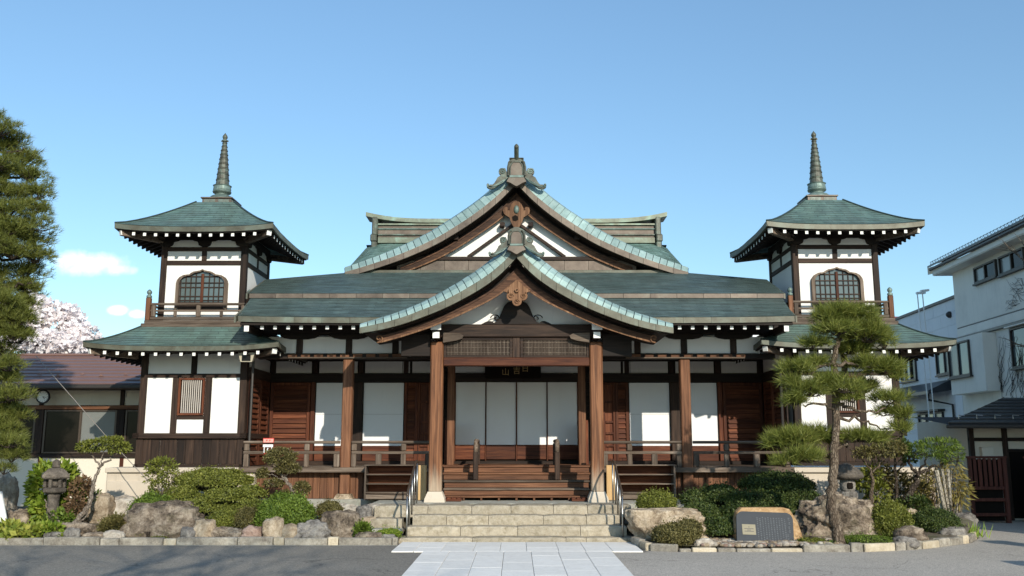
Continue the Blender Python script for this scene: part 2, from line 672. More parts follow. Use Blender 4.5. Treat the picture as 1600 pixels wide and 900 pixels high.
def asphalt(name, stops, sc=55.):
    t = NT(name)
    v = t.mapped((1, 1, 1), rand=False)
    big = t.noise(v, .35, 6, .6)
    fine = t.noise(v, sc, 4, .8)
    vo = t.n.new('ShaderNodeTexVoronoi')
    t.l.new(v, vo.inputs['Vector'])
    vo.inputs['Scale'].default_value = sc * 1.1
    f = t.math('ADD', t.math('MULTIPLY', big, .45), t.math('ADD', t.math('MULTIPLY', fine, .4), t.math('MULTIPLY', vo.outputs['Color'], .0)))
    c = t.ramp(f, stops)
    bw = t.n.new('ShaderNodeRGBToBW')
    t.l.new(vo.outputs['Color'], bw.inputs[0])
    c = t.hsv(c, .5, 1., t.math('MULTIPLY_ADD', bw.outputs[0], .75, .62))
    st = t.noise(t.mapped((.9, .35, 1), rand=False), 1.7, 6, .7)
    c = t.mix(t.rng(st, .55, .75, 0, .3), c, t.hsv(c, .5, .9, .62))
    ve = t.n.new('ShaderNodeTexVoronoi')
    ve.feature = 'DISTANCE_TO_EDGE'
    ve.inputs['Scale'].default_value = .42
    wv = t.n.new('ShaderNodeVectorMath')
    wv.operation = 'ADD'
    nz = t.n.new('ShaderNodeTexNoise')
    nz.inputs['Scale'].default_value = 1.4
    nz.inputs['Detail'].default_value = 6
    t.l.new(v, nz.inputs['Vector'])
    t.l.new(v, wv.inputs[0])
    t.l.new(nz.outputs['Color'], wv.inputs[1])
    t.l.new(wv.outputs[0], ve.inputs['Vector'])
    crack = t.math('MULTIPLY', t.rng(ve.outputs['Distance'], .0, .010, 1., 0.), t.rng(t.noise(v, .5, 3), .46, .58, 0, .6))
    c = t.mix(crack, c, t.hsv(c, .5, .9, .35))
    t.bump(t.math('ADD', fine, bw.outputs[0]), .5, .012)
    return t.fin(c, .9, 0, .25)


M['asphalt'] = asphalt('grey coarse asphalt', [(.3, (.20, .182, .155)), (.5, (.265, .242, .207)), (.7, (.33, .30, .26))])
M['asphalt_old'] = asphalt('worn pale asphalt', [(.3, (.36, .325, .28)), (.5, (.46, .415, .36)), (.7, (.55, .50, .44))], 70)
M['ground'] = asphalt('town ground', [(.3, (.19, .17, .145)), (.5, (.245, .225, .195)), (.7, (.30, .275, .24))], 30)


def leaf(name, c1, c2, c3, trans=.25, rough=.55, var=.5):
    t = NT(name)
    i = t.island()
    v = t.mapped((1, 1, 1))
    n = t.noise(v, 2.6, 3, .5)
    f = t.math('ADD', t.math('MULTIPLY', i, .6), t.math('MULTIPLY', n, .4))
    c = t.ramp(f, [(.18, c1), (.5, c2), (.82, c3)])
    t.fin(c, rough, 0, .3)
    tr = t.n.new('ShaderNodeBsdfTranslucent')
    t.l.new(t.hsv(c, .48, 1.1, 1.5), tr.inputs[0])
    mx = t.n.new('ShaderNodeMixShader')
    mx.inputs[0].default_value = trans
    t.l.new(t.p.outputs[0], mx.inputs[1])
    t.l.new(tr.outputs[0], mx.inputs[2])
    t.l.new(mx.outputs[0], t.out.inputs[0])
    return t.mat


M['needle'] = leaf('pine needles', (.07, .095, .017), (.16, .188, .034), (.29, .30, .075), .25)
M['needle_left'] = leaf('olive pine needles', (.07, .085, .016), (.15, .17, .034), (.26, .27, .068), .25)
M['leaf_yew'] = leaf('clipped yew foliage', (.06, .072, .011), (.145, .162, .026), (.25, .255, .05), .18)
M['leaf_bright'] = leaf('bright green azalea', (.05, .09, .012), (.115, .17, .022), (.20, .27, .045), .22)
M['leaf_dark'] = leaf('dark juniper foliage', (.02, .036, .009), (.048, .075, .016), (.115, .14, .033), .15)
M['leaf_olive'] = leaf('olive brown twiggy foliage', (.06, .055, .018), (.125, .11, .035), (.21, .18, .065), .2)
M['leaf_fresh'] = leaf('fresh yellow green leaves', (.09, .15, .015), (.18, .26, .03), (.34, .38, .06), .3)
M['leaf_yellow'] = leaf('yellow variegated leaves', (.11, .16, .025), (.24, .28, .045), (.46, .44, .10), .25)
M['leaf_red'] = leaf('reddish spring leaves', (.08, .05, .025), (.16, .095, .05), (.26, .17, .09), .2)
M['leaf_bamboo'] = leaf('dry bamboo leaves', (.15, .13, .03), (.29, .25, .07), (.46, .38, .14), .3)
M['blossom'] = leaf('pale cherry blossom', (.70, .63, .62), (.82, .76, .75), (.88, .85, .84), .25)
M['iris'] = leaf('young iris blades', (.12, .20, .02), (.22, .33, .04), (.36, .46, .09), .3)
M['core'] = stone('shade dark foliage core', [(.3, (.018, .02, .008)), (.5, (.034, .036, .013)), (.7, (.06, .055, .022))], 9, .8)  # filler inside the leaves, coloured near black to stand for shade between them


def bark(name, stops):
    t = NT(name)
    v = t.mapped((14, 14, 5))
    n = t.noise(v, 1., 6, .65, .5)
    vb = t.n.new('ShaderNodeTexVoronoi')
    vb.feature = 'DISTANCE_TO_EDGE'
    vb.inputs['Scale'].default_value = 2.2
    t.l.new(v, vb.inputs['Vector'])
    pl = t.rng(vb.outputs['Distance'], .02, .16, 0., 1.)
    c = t.ramp(n, stops)
    c = t.mix(t.math('MULTIPLY', t.math('SUBTRACT', 1., pl), .6), c, stops[0][1])
    t.bump(t.math('ADD', n, pl), .9, .03)
    return t.fin(c, .9, 0, .2)


M['bark'] = bark('grey brown bark', [(.34, (.075, .052, .036)), (.5, (.185, .14, .10)), (.68, (.30, .245, .185))])
M['bark_dark'] = bark('dark bark', [(.34, (.03, .022, .016)), (.5, (.075, .056, .042)), (.68, (.14, .11, .085))])
M['bark_pale'] = bark('pale grey bark', [(.34, (.17, .13, .10)), (.5, (.30, .245, .195)), (.68, (.42, .36, .30))])


def plain(name, col, rough=.5, metal=0., spec=.5, n=.12, sc=8.):
    t = NT(name)
    k = t.noise(t.mapped((sc, sc, sc)), 1., 5, .6)
    c = t.hsv(col, .5, 1., t.math('MULTIPLY_ADD', k, 2 * n, 1 - n))
    return t.fin(c, rough, metal, spec)


M['steel'] = plain('brushed stainless steel', (.42, .40, .37), .36, 1., .5, .05)
M['glass'] = plain('dark window glass', (.013, .011, .009), .10, 0, .12, .1)
M['glass_grey'] = plain('grey screened glass', (.17, .175, .165), .25, 0, .5, .08)
M['pane'] = plain('old window pane', (.10, .13, .13), .12, 0, .6, .15, 3)
M['frame_dark'] = plain('dark window frame', (.03, .024, .02), .5)
M['bronze_frame'] = plain('bronze aluminium', (.085, .06, .042), .4, .3)
M['void'] = plain('dark interior', (.012, .009, .007), .9, 0, .1)
M['roof_metal'] = plain('brown sheet metal roof', (.20, .115, .095), .5, .1, .4, .1, 2)
M['roof_black'] = plain('black roof tiles', (.035, .034, .036), .4, .1, .5, .15, 3)
M['black'] = plain('black metal', (.02, .02, .02), .5)
M['red_roof'] = plain('dull red roof', (.28, .05, .035), .6)
M['pink'] = plain('faded pink sign', (.72, .36, .30), .5)
M['red'] = plain('red plastic sign', (.55, .03, .02), .45)
M['white_plain'] = plain('white enamel', (.78, .77, .74), .4, 0, .5, .04)
M['gold'] = plain('dull gilt', (.36, .25, .10), .5, .4)
M['plaque'] = plain('dark slate plaque', (.045, .05, .058), .65, 0, .25, .2, 9)
M['carved'] = plain('chalky carved strokes', (.13, .14, .15), .7, 0, .3, .2)
M['plate'] = plain('weathered brass plate', (.27, .24, .17), .65, .1, .2)
M['lamp_body'] = plain('beige lamp housing', (.42, .37, .27), .5)
M['tan_fence'] = M['red_z']
M['wire'] = plain('grey wire', (.25, .22, .19), .5)
M['bamboo_pole'] = bark('dry bamboo pole', [(.34, (.26, .22, .16)), (.5, (.42, .37, .29)), (.68, (.55, .5, .4))])
M['carve_wood'] = wood('carved pale wood', (.07, .032, .015), (.19, .092, .044), (.33, .185, .10), 'z', var=.1)
M['concrete'] = stone('old concrete', [(.34, (.25, .24, .20)), (.5, (.38, .365, .31)), (.66, (.48, .46, .40))], 4, .3, moss=(.30, .34, .28), mossf=.4)

# ================================================================= CORNER TOWERS
def hip_roof(root, cx, cy, he, ht, ze, zt, up, rows, th, sides=(0, 1, 3), conc=1.22, name='lower'):
    """square hipped roof skirt: shingles, fascia, soffit, rafters, corner beams"""
    C = Vector((cx, cy, 0))

    def rot(k):
        return Matrix.Translation(C) @ Matrix.Rotation(k * math.pi / 2, 4, 'Z')

    def P(u, v):
        h = he + (ht - he) * v
        a = 2 * u - 1
        z = ze + (zt - ze) * v ** conc + up * abs(a) ** 3 * (1 - v) ** 2
        return (a * h, -h, z)
    rh = math.hypot(he - ht, zt - ze) / rows
    for k in (0, 1, 2, 3):
        mb = MB().courses(P, 16, rows, .008, (0, -.6, .8), lambda u, v: (2 * u - 1) * (he + (ht - he) * v) / rh + k * 7.3)
        mb.xf(rot(k)).build('shingles', M['patina'], root, kind='stuff')
    # hip ridges
    for k in range(4):
        pts = [Vector(P(1, v)) + Vector((0, 0, .012)) for v in np.linspace(0, 1, 9)]
        MB().tube(pts, .022, 6).xf(rot(k)).build('hip_ridge', M['patina'], root)
    for k in sides:
        n = 16
        mb = MB()
        top = [(a * he, ze + up * abs(a) ** 3 - .004) for a in np.linspace(-1, 1, n + 1)]
        bot = [(a * (he - .015), z - th) for (a, (x, z)) in zip(np.linspace(-1, 1, n + 1), top)]
        mb.strip(top, bot, -he - .004, -he + .035)
        mb.xf(rot(k)).build('eave_fascia', M['copper_green'], root)
        mb = MB().strip([(x * .985, z - th + .004) for x, z in top], [(x * .98, z - th - .022) for x, z in top], -he + .036, -he + .08)
        mb.xf(rot(k)).build('eave_board', M['eave_x'], root)
        # soffit
        sl = (zt - ze) / (he - ht) * .55

        def S(u, v):
            h = he - .05 + (ht - he) * v
            a = 2 * u - 1
            return (a * h, -h, ze - th + .005 + sl * (he - ht) * v + up * abs(a) ** 3 * (1 - v) ** 2)
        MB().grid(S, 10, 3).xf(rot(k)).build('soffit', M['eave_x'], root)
        # rafters with white painted ends
        sp = .262 if he > 1.9 else .235
        cnt = int((2 * he - .62) / sp) + 1
        mes = {}
        for i in range(cnt):
            a = (i - (cnt - 1) / 2) * sp
            L = round(min(.8, he - abs(a) - .12), 2)
            if L not in mes:
                mb = MB().add([(x, y, z + sl * y) for y in (0, L) for z in (-.034, .034) for x in (-.032, .032)],
                              [(0, 1, 3, 2), (4, 6, 7, 5), (0, 4, 5, 1), (2, 3, 7, 6), (0, 2, 6, 4), (1, 5, 7, 3)], [1, 0, 0, 0, 0, 0])
                mes[L] = mb.mesh('rafter', [M['eave_y'], M['white']])
            zz = ze - th - .064 + up * abs(a / he) ** 3 * .8
            inst('rafter', mes[L], rot(k) @ Vector((a, -he + .06, zz)), root, k * math.pi / 2)
    for k in (0, 1):
        for sx in ((-1, 1) if k == 0 else (1,)):
            if k == 1: continue
            d = Vector((sx, -1, 0)).normalized()
            a = Vector((sx * (he - .10), -(he - .10), ze + up - th - .07))
            b = Vector((sx * (he - .8), -(he - .8), ze - th - .03))
            mb = MB().beam(a, b, .10, .14, 0)
            mb.beam(a - d * .0 + Vector((sx * .012, -.012, -.004)), a, .105, .135, 1)
            mb.xf(Matrix.Translation(C)).build('hip_beam', [M['grey_x'], M['white']], root)
    # back right corner beam (its end shows past the side eave)
    for sx in (-1, 1):
        a = Vector((sx * (he - .10), (he - .10), ze + up - th - .07))
        b = Vector((sx * (he - .8), (he - .8), ze - th - .03))
        MB().beam(a, b, .10, .14, 0).xf(Matrix.Translation(C)).build('hip_beam', [M['grey_x'], M['white']], root)


def bell_outline(w, h0, h1, n=14):
    """cusped bell-shaped window head: half width w, straight to h0, peak at h1 (list from left foot over the top to right foot)"""
    half = [(-w, 0), (-w, h0 * .5), (-w, h0), (-w * .97, h0 + .07), (-w * .88, h0 + .14), (-w * .74, h0 + .185), (-w * .58, h0 + .20),
            (-w * .50, h0 + .205), (-w * .44, h0 + .235), (-w * .34, h0 + .265), (-w * .2, h0 + .28), (-w * .1, h0 + .29), (0, h1)]
    return half + [(-x, z) for x, z in half[-2::-1]]


def build_tower(cx, cy, label):
    root = empty('corner_tower', (cx, cy, 0), label, 'tower')
    T = Matrix.Translation((cx, cy, 0))

    def rot(k):
        return T @ Matrix.Rotation(k * math.pi / 2, 4, 'Z')
    hl, hu = 1.135, .945

    # ---- lower storey
    MB().box(-hl + .03, hl - .03, -hl + .03, hl + .5, 1.2, 3.72).xf(T).build('wall', M['plaster'], root)
    for sx in (-1, 1):
        MB().box(sx * hl, sx * (hl - .15), -hl, -hl + .15, 1.2, 3.70, 0, .012).xf(T).build('corner_post', M['dark_z'], root)
        MB().box(sx * hl, sx * (hl - .15), hl - .15, hl, 1.2, 3.70, 0, .012).xf(T).build('corner_post', M['dark_z'], root)
    for k in (0, 1, 3):
        Rk = rot(k)

        def B(name, x0, x1, d0, d1, z0, z1, m, bev=.006):
            return MB().box(x0, x1, -hl + d0, -hl + d1, z0, z1, 0, bev).xf(Rk).build(name, M[m], root)
        hi = hl - .15
        mz, mx = ('dark_z', 'dark_x') if k == 0 else ('dark_z', 'dark_y')
        B('sill_beam', -hl - .06, hl + .06, -.06, .08, 1.795, 1.905, mx)
        B('ground_beam', -hl - .02, hl + .02, -.02, .08, 1.18, 1.26, mx)
        B('tie_beam', -hi, hi, .008, .10, 3.075, 3.16, mx)
        B('top_beam', -hi, hi, -.02, .10, 3.585, 3.72, mx.replace('dark', 'eave'))
        n = 11
        for i in range(n):
            x0 = -hi + 2 * hi * i / n
            j = random.uniform(0, .008)
            B('skirt_plank', x0 + .002, x0 + 2 * hi / n - .002, .012 + j, .05, 1.262, 1.793, mz, .004)
        if k == 0:
            B('stud', -.445, -.31, .012, .09, 1.906, 3.074, mz)
            B('stud', .255, .395, .012, .09, 1.906, 3.074, mz)
            B('stud', -.07, .055, .012, .09, 3.161, 3.584, mz)
            B('window_rail', -.31, .255, .018, .09, 2.19, 2.275, mx)
            # slatted window
            w = MB()
            x0, x1, z0, z1 = -.305, .25, 2.278, 3.066
            for (a, b, c, d) in ((x0, x1, z0, z0 + .045), (x0, x1, z1 - .045, z1), (x0, x0 + .045, z0 + .046, z1 - .046), (x1 - .045, x1, z0 + .046, z1 - .046)):
                w.box(a, b, -hl - .02, -hl + .07, c, d, 0, .006)
            win = w.xf(Rk).build('slatted_window', M['red_z'], root)
            MB().box(x0 + .04, x1 - .04, -hl + .026, -hl + .029, z0 + .04, z1 - .04).xf(Rk).build('backing', M['void'], win)
            ns = 10
            for i in range(ns):
                a = x0 + .06 + (x1 - x0 - .12) * (i + .5) / ns
                MB().box(a - .0105, a + .0105, -hl - .004, -hl + .014, z0 + .047, z1 - .047, 0, .003).xf(Rk).build('slat', M['grey_pale'], win)
        else:
            B('stud', -.06, .06, .012, .09, 1.906, 3.074, mz)
    # ---- lower roof and balcony
    hip_roof(root, cx, cy, 2.0, 1.17, 3.655, 4.165, .085, 9, .095)
    MB().box(-1.19, 1.19, -1.19, 1.19, 4.15, 4.235, 0, .01).box(-1.14, 1.14, -1.14, 1.14, 4.237, 4.31, 0, .01).xf(T).build('balcony_floor', M['grey_x'], root)
    for sx, sy in ((-1, -1), (1, -1), (-1, 1), (1, 1)):
        x, y = sx * 1.085, sy * 1.085
        p = MB().box(x - .05, x + .05, y - .05, y + .05, 4.312, 4.80, 0, .008).xf(T).build('balcony_post', M['warm_z'], root)
        MB().lathe([(.045, 0), (.058, .01), (.058, .05), (.04, .06), (.03, .075), (.045, .09), (.056, .12), (.05, .15), (.028, .175), (.004, .19)],
                   (x, y, 4.80), 12).xf(T).build('cap', M['bronze_pale'], p, smooth=True)
    for k in (0, 1, 2, 3):
        Rk = rot(k)
        ax = 'x' if k in (0, 2) else 'y'
        for z, r in ((4.665, .028), (4.52, .022)):
            MB().tube([(-1.03, -1.085, z), (1.03, -1.085, z)], r, 8).xf(Rk).build('rail', M['grey_' + ax], root)
        MB().box(-1.03, 1.03, -1.115, -1.06, 4.32, 4.385, 0, .006).xf(Rk).build('rail', M['grey_' + ax], root)
        for i, a in enumerate((-.97, -.5, 0, .5, .97)):
            tall = i in (0, 2, 4)
            MB().box(a - (.045 if tall else .032), a + (.045 if tall else .032), -1.12 if tall else -1.112, -1.05 if tall else -1.058, 4.386, 4.64 if tall else 4.502, 0, .012).xf(Rk).build('baluster', M['grey_z'], root)
    # ---- upper storey
    MB().box(-hu + .03, hu - .03, -hu + .03, hu - .03, 4.2, 6.3).xf(T).build('wall', M['plaster'], root)
    for sx in (-1, 1):
        for sy in (-1, 1):
            MB().box(sx * hu, sx * (hu - .135), sy * hu, sy * (hu - .135), 4.312, 6.26, 0, .012).xf(T).build('corner_post', M['dark_z'], root)
    for k in (0, 1, 2, 3):
        Rk = rot(k)

        def B(name, x0, x1, d0, d1, z0, z1, m, bev=.006):
            return MB().box(x0, x1, -hu + d0, -hu + d1, z0, z1, 0, bev).xf(Rk).build(name, M[m], root)
        hi = hu - .135
        mx = 'dark_x' if k in (0, 2) else 'dark_y'
        B('tie_beam', -hi, hi, .01, .09, 5.555, 5.66, mx)
        B('tie_beam', -hi, hi, .01, .09, 5.87, 5.965, mx)
        B('stud', -.055, .055, .014, .09, 5.661, 5.869, 'dark_z')
        B('top_beam', -hi - .05, hi + .05, -.02, .09, 6.12, 6.26, mx.replace('dark', 'eave'))
        # boat shaped brackets under the eave
        for a in (-hi - .02, 0, hi + .02):
            pts = [(a - .28, 6.12), (a - .24, 6.10), (a - .15, 6.085), (a - .12, 6.0), (a - .05, 5.966), (a + .05, 5.966), (a + .12, 6.0), (a + .15, 6.085), (a + .24, 6.10), (a + .28, 6.12)]
            MB().prism(pts, -hu - .03, -hu + .06).xf(Rk).build('bracket', M['eave_x'], root)
    # bell shaped window on the front
    T0 = rot(0)
    zb = 4.56
    wob = [(x, z + zb) for x, z in bell_outline(.565, .58, .90)]
    win_o = [(x * .88, (z - zb) * .93 + zb + .03) for x, z in wob]
    fr = MB()
    n = len(wob)
    vs = [(x, -hu - .045, z) for x, z in wob] + [(x, -hu - .045, z) for x, z in win_o] + [(x, -hu + .035, z) for x, z in wob] + [(x, -hu + .035, z) for x, z in win_o]
    fs = []
    for i in range(n - 1):
        fs += [[i, i + 1, n + i + 1, n + i], [2 * n + i, 2 * n + i + 1, i + 1, i], [n + i, n + i + 1, 3 * n + i + 1, 3 * n + i]]
    fr.add(vs, fs)
    win = fr.xf(T0).build('bell_window', M['grey_z'], root)
    MB().prism(win_o, -hu + .024, -hu + .027).xf(T0).build('pane', M['pane'], win)
    MB().box(-.50, .50, -hu - .02, -hu + .03, zb, zb + .17, 0, .006).xf(T0).build('apron', M['dark_x'], win)
    MB().box(-.03, .03, -hu - .012, -hu + .022, zb + .171, zb + .80, 0, .006).xf(T0).build('mullion', M['red_z'], win)

    def headz(x):
        xs = [p[0] for p in win_o[2:-2]]
        zs = [p[1] for p in win_o[2:-2]]
        return float(np.interp(x, xs, zs))
    for x in (-.475, -.365, -.255, -.145, .145, .255, .365, .475):
        MB().box(x - .011, x + .011, -hu + .006, -hu + .022, zb + .17, headz(x) + .005, 0, 0).xf(T0).build('muntin', M['dark_z'], win)
    for z in (zb + .21, zb + .30, zb + .50, zb + .60, zb + .74):
        hw = .492 if z < zb + .6 else .45 if z < zb + .7 else .40
        for s in (-1, 1):
            MB().box(s * .031, s * hw, -hu + .002, -hu + .019, z - .011, z + .011, 0, 0).xf(T0).build('muntin', M['dark_x'], win)
    # ---- upper roof, base box and spire
    hip_roof(root, cx, cy, 1.685, .43, 6.245, 7.125, .075, 13, .105, conc=1.22)
    b = MB().box(-.335, .335, -.335, .335, 7.10, 7.235, 0, .008).box(-.365, .365, -.365, .365, 7.236, 7.27, 0, .008).box(-.35, .35, -.35, .35, 7.085, 7.115, 0, .005)
    base = b.xf(T).build('spire_base', M['copper'], root)
    for k in range(4):
        for s in (-1, 1):
            MB().box(s * .16 - .125, s * .16 + .125, -.342, -.33, 7.135, 7.215, 0, 0).xf(rot(k)).build('grille', M['bronze_pale'], base)
            for i in range(9):
                a = s * .16 - .11 + .0275 * i
                MB().box(a - .004, a + .004, -.347, -.341, 7.14, 7.21, 0, 0).xf(rot(k)).build('grille_bar', M['copper'], base)
    MB().lathe([(.30, 7.27), (.285, 7.31), (.24, 7.36), (.17, 7.39), (.15, 7.40), (.15, 7.43), (.20, 7.45), (.215, 7.48), (.205, 7.50)],
               (0, 0, 0), 24).xf(T).build('spire_bowl', M['bronze_pale'], root, smooth=True)
    MB().lathe([(.20, 7.50), (.205, 7.53), (.195, 7.60), (.215, 7.625), (.17, 7.63)], (0, 0, 0), 24).xf(T).build('spire_crown', M['bronze_pale'], root)
    z, r = 7.63, .155
    for i in range(9):
        h = .145 - .007 * i
        r2 = r - .011
        MB().lathe([(r - .012, z), (r, z + .012), (r2, z + h - .03), (r2 + .012, z + h - .022), (r2 + .012, z + h - .006), (r2 - .012, z + h)],
                   (0, 0, 0), 20).xf(T).build('spire_ring', M['bronze'], root)
        z += h
        r = r2 - .001
    zt = z
    MB().lathe([(.035, zt), (.065, zt + .03), (.07, zt + .06), (.03, zt + .075), (.05, zt + .10), (.062, zt + .14), (.045, zt + .185), (.015, zt + .22), (.004, zt + .245)],
               (0, 0, 0), 16).xf(T).build('finial', M['bronze'], root, smooth=True)
    # flat pennant plate on the knob
    MB().box(-.085, .085, -.01, .01, zt + .025, zt + .055).xf(T).build('finial_collar', M['bronze'], root)
    return root


M['grey_pale'] = plain('pale window slat', (.50, .45, .40), .7, 0, .2, .1, 3)
tower_l = build_tower(-6.88, 20.54, 'white plastered corner tower with green roof and spire beside the low annex')
tower_r = copy_tree(tower_l, (13.90, 0, .05))
tower_r['label'] = 'white plastered corner tower with spire, standing behind the trained pine tree'
tower_l['group'] = tower_r['group'] = 'corner towers of the temple'

# ================================================================= MAIN HALL
hall = empty('temple_hall', (0, 21.2, 0), 'broad dark timber temple hall with stepped green copper roof and tall curved gable', 'temple')
YV, YW = 19.2, 21.2


def hb(name, x0, x1, y0, y1, z0, z1, m, bev=.008, par=None):
    return MB().box(x0, x1, y0, y1, z0, z1, 0, bev).build(name, M[m], par or hall)


# ---- lower roof: two shingled tiers
E1 = 5.56


def tier1(u, v, s=1):
    x = s * (1.78 + u * (E1 + .10 * v - 1.78))
    u = .5 + .5 * abs(x) / (E1 + .10 * v)
    return (x, 18.0 + 1.12 * v, 4.175 + .575 * v ** 1.08 + .03 * abs(2 * u - 1) ** 6 * (1 - v))


def top_y(x):
    ax = abs(x)
    return 20.95 if ax < 3.9 else 20.95 - .55 * (ax - 3.9) / 1.8


def tier2(u, v):
    x = (2 * u - 1) * 5.70
    yt = top_y(x)
    y = 19.07 + (yt - 19.07) * v
    z = 4.835 + .435 * (y - 19.07)
    if abs(x) > 3.9: z -= .03 * v * (abs(x) - 3.9) / 1.8
    return (x, y, z)


for s in (-1, 1):
    MB().courses(lambda u, v, s=s: tier1(u, v, s), 22, 14, .011, (0, -.5, .86), lambda u, v, s=s: s * u * 42).build('shingles', M['patina_main'], hall, kind='stuff')
MB().courses(tier2, 44, 20, .011, (0, -.4, .92), lambda u, v: (2 * u - 1) * 62 + 9.3).build('shingles', M['patina_main'], hall, kind='stuff')
for sx in (-1, 1):                      # cut ends and back slopes of the tiers
    x = sx * E1
    MB().strip([(18.0, 4.20), (18.5, 4.42), (19.12, 4.75)], [(18.0, 4.07), (18.5, 4.25), (19.12, 4.5)], 0, .035).xf(
        Matrix.Translation((x + sx * .05, 0, 0)) @ Matrix.Rotation(math.pi / 2, 4, 'Z')).build('verge_board', M['copper_green'], hall)
    MB().strip([(19.07, 4.835), (20.4, 5.37)], [(19.07, 4.72), (20.4, 5.2)], 0, .035).xf(
        Matrix.Translation((sx * 5.72, 0, 0)) @ Matrix.Rotation(math.pi / 2, 4, 'Z')).build('verge_board', M['copper_green'], hall)
MB().add([(-5.70, 20.4, 5.37), (-3.9, 20.95, 5.645), (3.9, 20.95, 5.645), (5.70, 20.4, 5.37), (5.7, 27, 4.6), (-5.7, 27, 4.6)],
         [(0, 1, 5), (1, 2, 4, 5), (2, 3, 4)]).build('back_roof', M['patina_main'], hall)
n = 20
for i in range(n):                      # copper fascia of eave and step, in sheets
    a, b = -E1 + 2 * E1 * i / n, -E1 + 2 * E1 * (i + 1) / n

    def lift(x): return .03 * (abs(x) / E1) ** 6
    if abs(a + b) / 2 > 1.9:
        MB().strip([(a + .002, 4.17 + lift(a)), (b - .002, 4.17 + lift(b))], [(a + .002, 4.058 + lift(a)), (b - .002, 4.058 + lift(b))], 17.992, 18.03).build('eave_fascia', M['copper_green'], hall)
    a, b = a * 1.022, b * 1.022
    MB().box(a + .002, b - .002, 19.058, 19.10, 4.735, 4.832, 0, .003).build('step_fascia', M['copper'], hall)
for s in (-1, 1): hb('eave_board', s * 1.8, s * (E1 - .03), 18.031, 18.08, 4.02, 4.075, 'eave_x')
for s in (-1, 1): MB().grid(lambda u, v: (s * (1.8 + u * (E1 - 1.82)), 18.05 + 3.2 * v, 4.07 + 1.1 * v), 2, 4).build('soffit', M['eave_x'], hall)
sl = 1.1 / 3.2
rm = MB().add([(x, y, z + sl * y) for y in (0, 1.6) for z in (-.036, .036) for x in (-.034, .034)],
              [(0, 1, 3, 2), (4, 6, 7, 5), (0, 4, 5, 1), (2, 3, 7, 6), (0, 2, 6, 4), (1, 5, 7, 3)], [1, 0, 0, 0, 0, 0]).mesh('rafter', [M['eave_y'], M['white']])
for i in range(21):
    for s in (-1, 1):
        x = s * (.135 + .262 * i)
        if not 1.9 < abs(x) < 5.25: continue
        inst('rafter', rm, (x, 18.13, 3.985), hall)
for s in (-1, 1):
    mb = MB().box(s * 5.36, s * 5.45, 18.07, 20.2, 3.90, 4.05, 0, .006).box(s * 5.358, s * 5.452, 18.058, 18.072, 3.898, 4.052, 1)
    mb.build('corner_beam', [M['dark_y'], M['white']], hall)
# flat sill strip where the gable stands on the roof
hb('gable_sill', -3.95, 3.95, 20.90, 21.5, 5.60, 5.70, 'copper_green')
for a in range(10):
    hb('gable_skirt', -2.85 + .57 * a + .002, -2.85 + .57 * (a + 1) - .002, 21.20, 21.26, 5.702, 5.985, 'copper', .003)
hb('gable_beam', -2.6, 2.6, 21.16, 21.32, 5.99, 6.075, 'dark_x')

# ---- main ridge and the roof behind
for s in (-1, 1):
    def mr_(u, v, s=s):
        x = s * (u * 4.22)
        curl = max(0, (u - .86) / .14) ** 2 * .16
        return (x, 21.4 + 3.55 * v, 5.75 + 1.52 * v ** .92 * (1.0) + .10 * (v - v * v) * -1.2 - curl)
    MB().courses(mr_, 20, 30, .012, (0, -.4, .9), lambda u, v: u * 32 + 3).build('shingles', M['patina_pale'], hall, kind='stuff')
    MB().add([(s * 4.22, 21.4, 5.58), (s * 4.22, 24.95, 7.10), (s * 4.22, 24.95, 6.9), (s * 4.22, 21.4, 5.35),
              (s * 4.1, 21.4, 5.3), (s * 4.1, 24.95, 6.9), (s * 4.1, 28.5, 5.3)],
             [(0, 1, 2, 3), (4, 5, 6)]).build('verge_board', M['copper'], hall)
    MB().add([(0, 24.95, 7.27), (s * 4.22, 24.95, 7.2), (s * 4.22, 28.6, 5.5), (0, 28.6, 5.6)], [(0, 1, 2, 3)]).build('back_roof', M['patina'], hall)
rp = [(-.26, 7.20, 7.36, 'ridge'), (-.24, 7.36, 7.41, 'copper'), (-.29, 7.41, 7.455, 'bronze'), (-.25, 7.455, 7.58, 'copper'), (-.29, 7.58, 7.61, 'bronze_pale'), (-.25, 7.62, 7.70, 'copper'), (-.31, 7.70, 7.75, 'ridge')]
for d, z0, z1, m in rp:
    for s in (-1, 1):
        hb('ridge_course', 0, s * 3.86, 24.95 + d, 24.95 - d, z0, z1 - .001, m, .006)
for s in (-1, 1):                       # ridge cap with upturned end, end ornament
    cap = [(x, 7.76 + .19 * max(0, (x - 2.4) / 1.8) ** 2.4) for x in np.linspace(0, 4.2, 16)]
    bot = [(x, z - .0) for x, z in cap]
    MB().strip([(s * x, z + .115) for x, z in cap], [(s * x, z) for x, z in bot], 24.60, 25.30).build('ridge_cap', M['ridge'], hall)
    for (x0, x1, z0, z1) in ((3.86, 4.02, 7.40, 7.93), (3.88, 4.06, 7.22, 7.44), (3.87, 4.03, 6.98, 7.23), (3.80, 4.02, 6.84, 6.99)):
        hb('ridge_end', s * x0, s * x1, 24.58, 25.3, z0, z1, 'bronze', .03)


# ================================================================= curved gables
def smooth_prof(pts, n=40):
    xs = np.array([p[0] for p in pts])
    zs = np.array([p[1] for p in pts])
    q = np.linspace(0, xs[-1], n)
    z = np.interp(q, xs, zs)
    for _ in range(3):                   # soften the measured corners, keep the ends
        z[1:-1] = .25 * z[:-2] + .5 * z[1:-1] + .25 * z[2:]
    return q, z


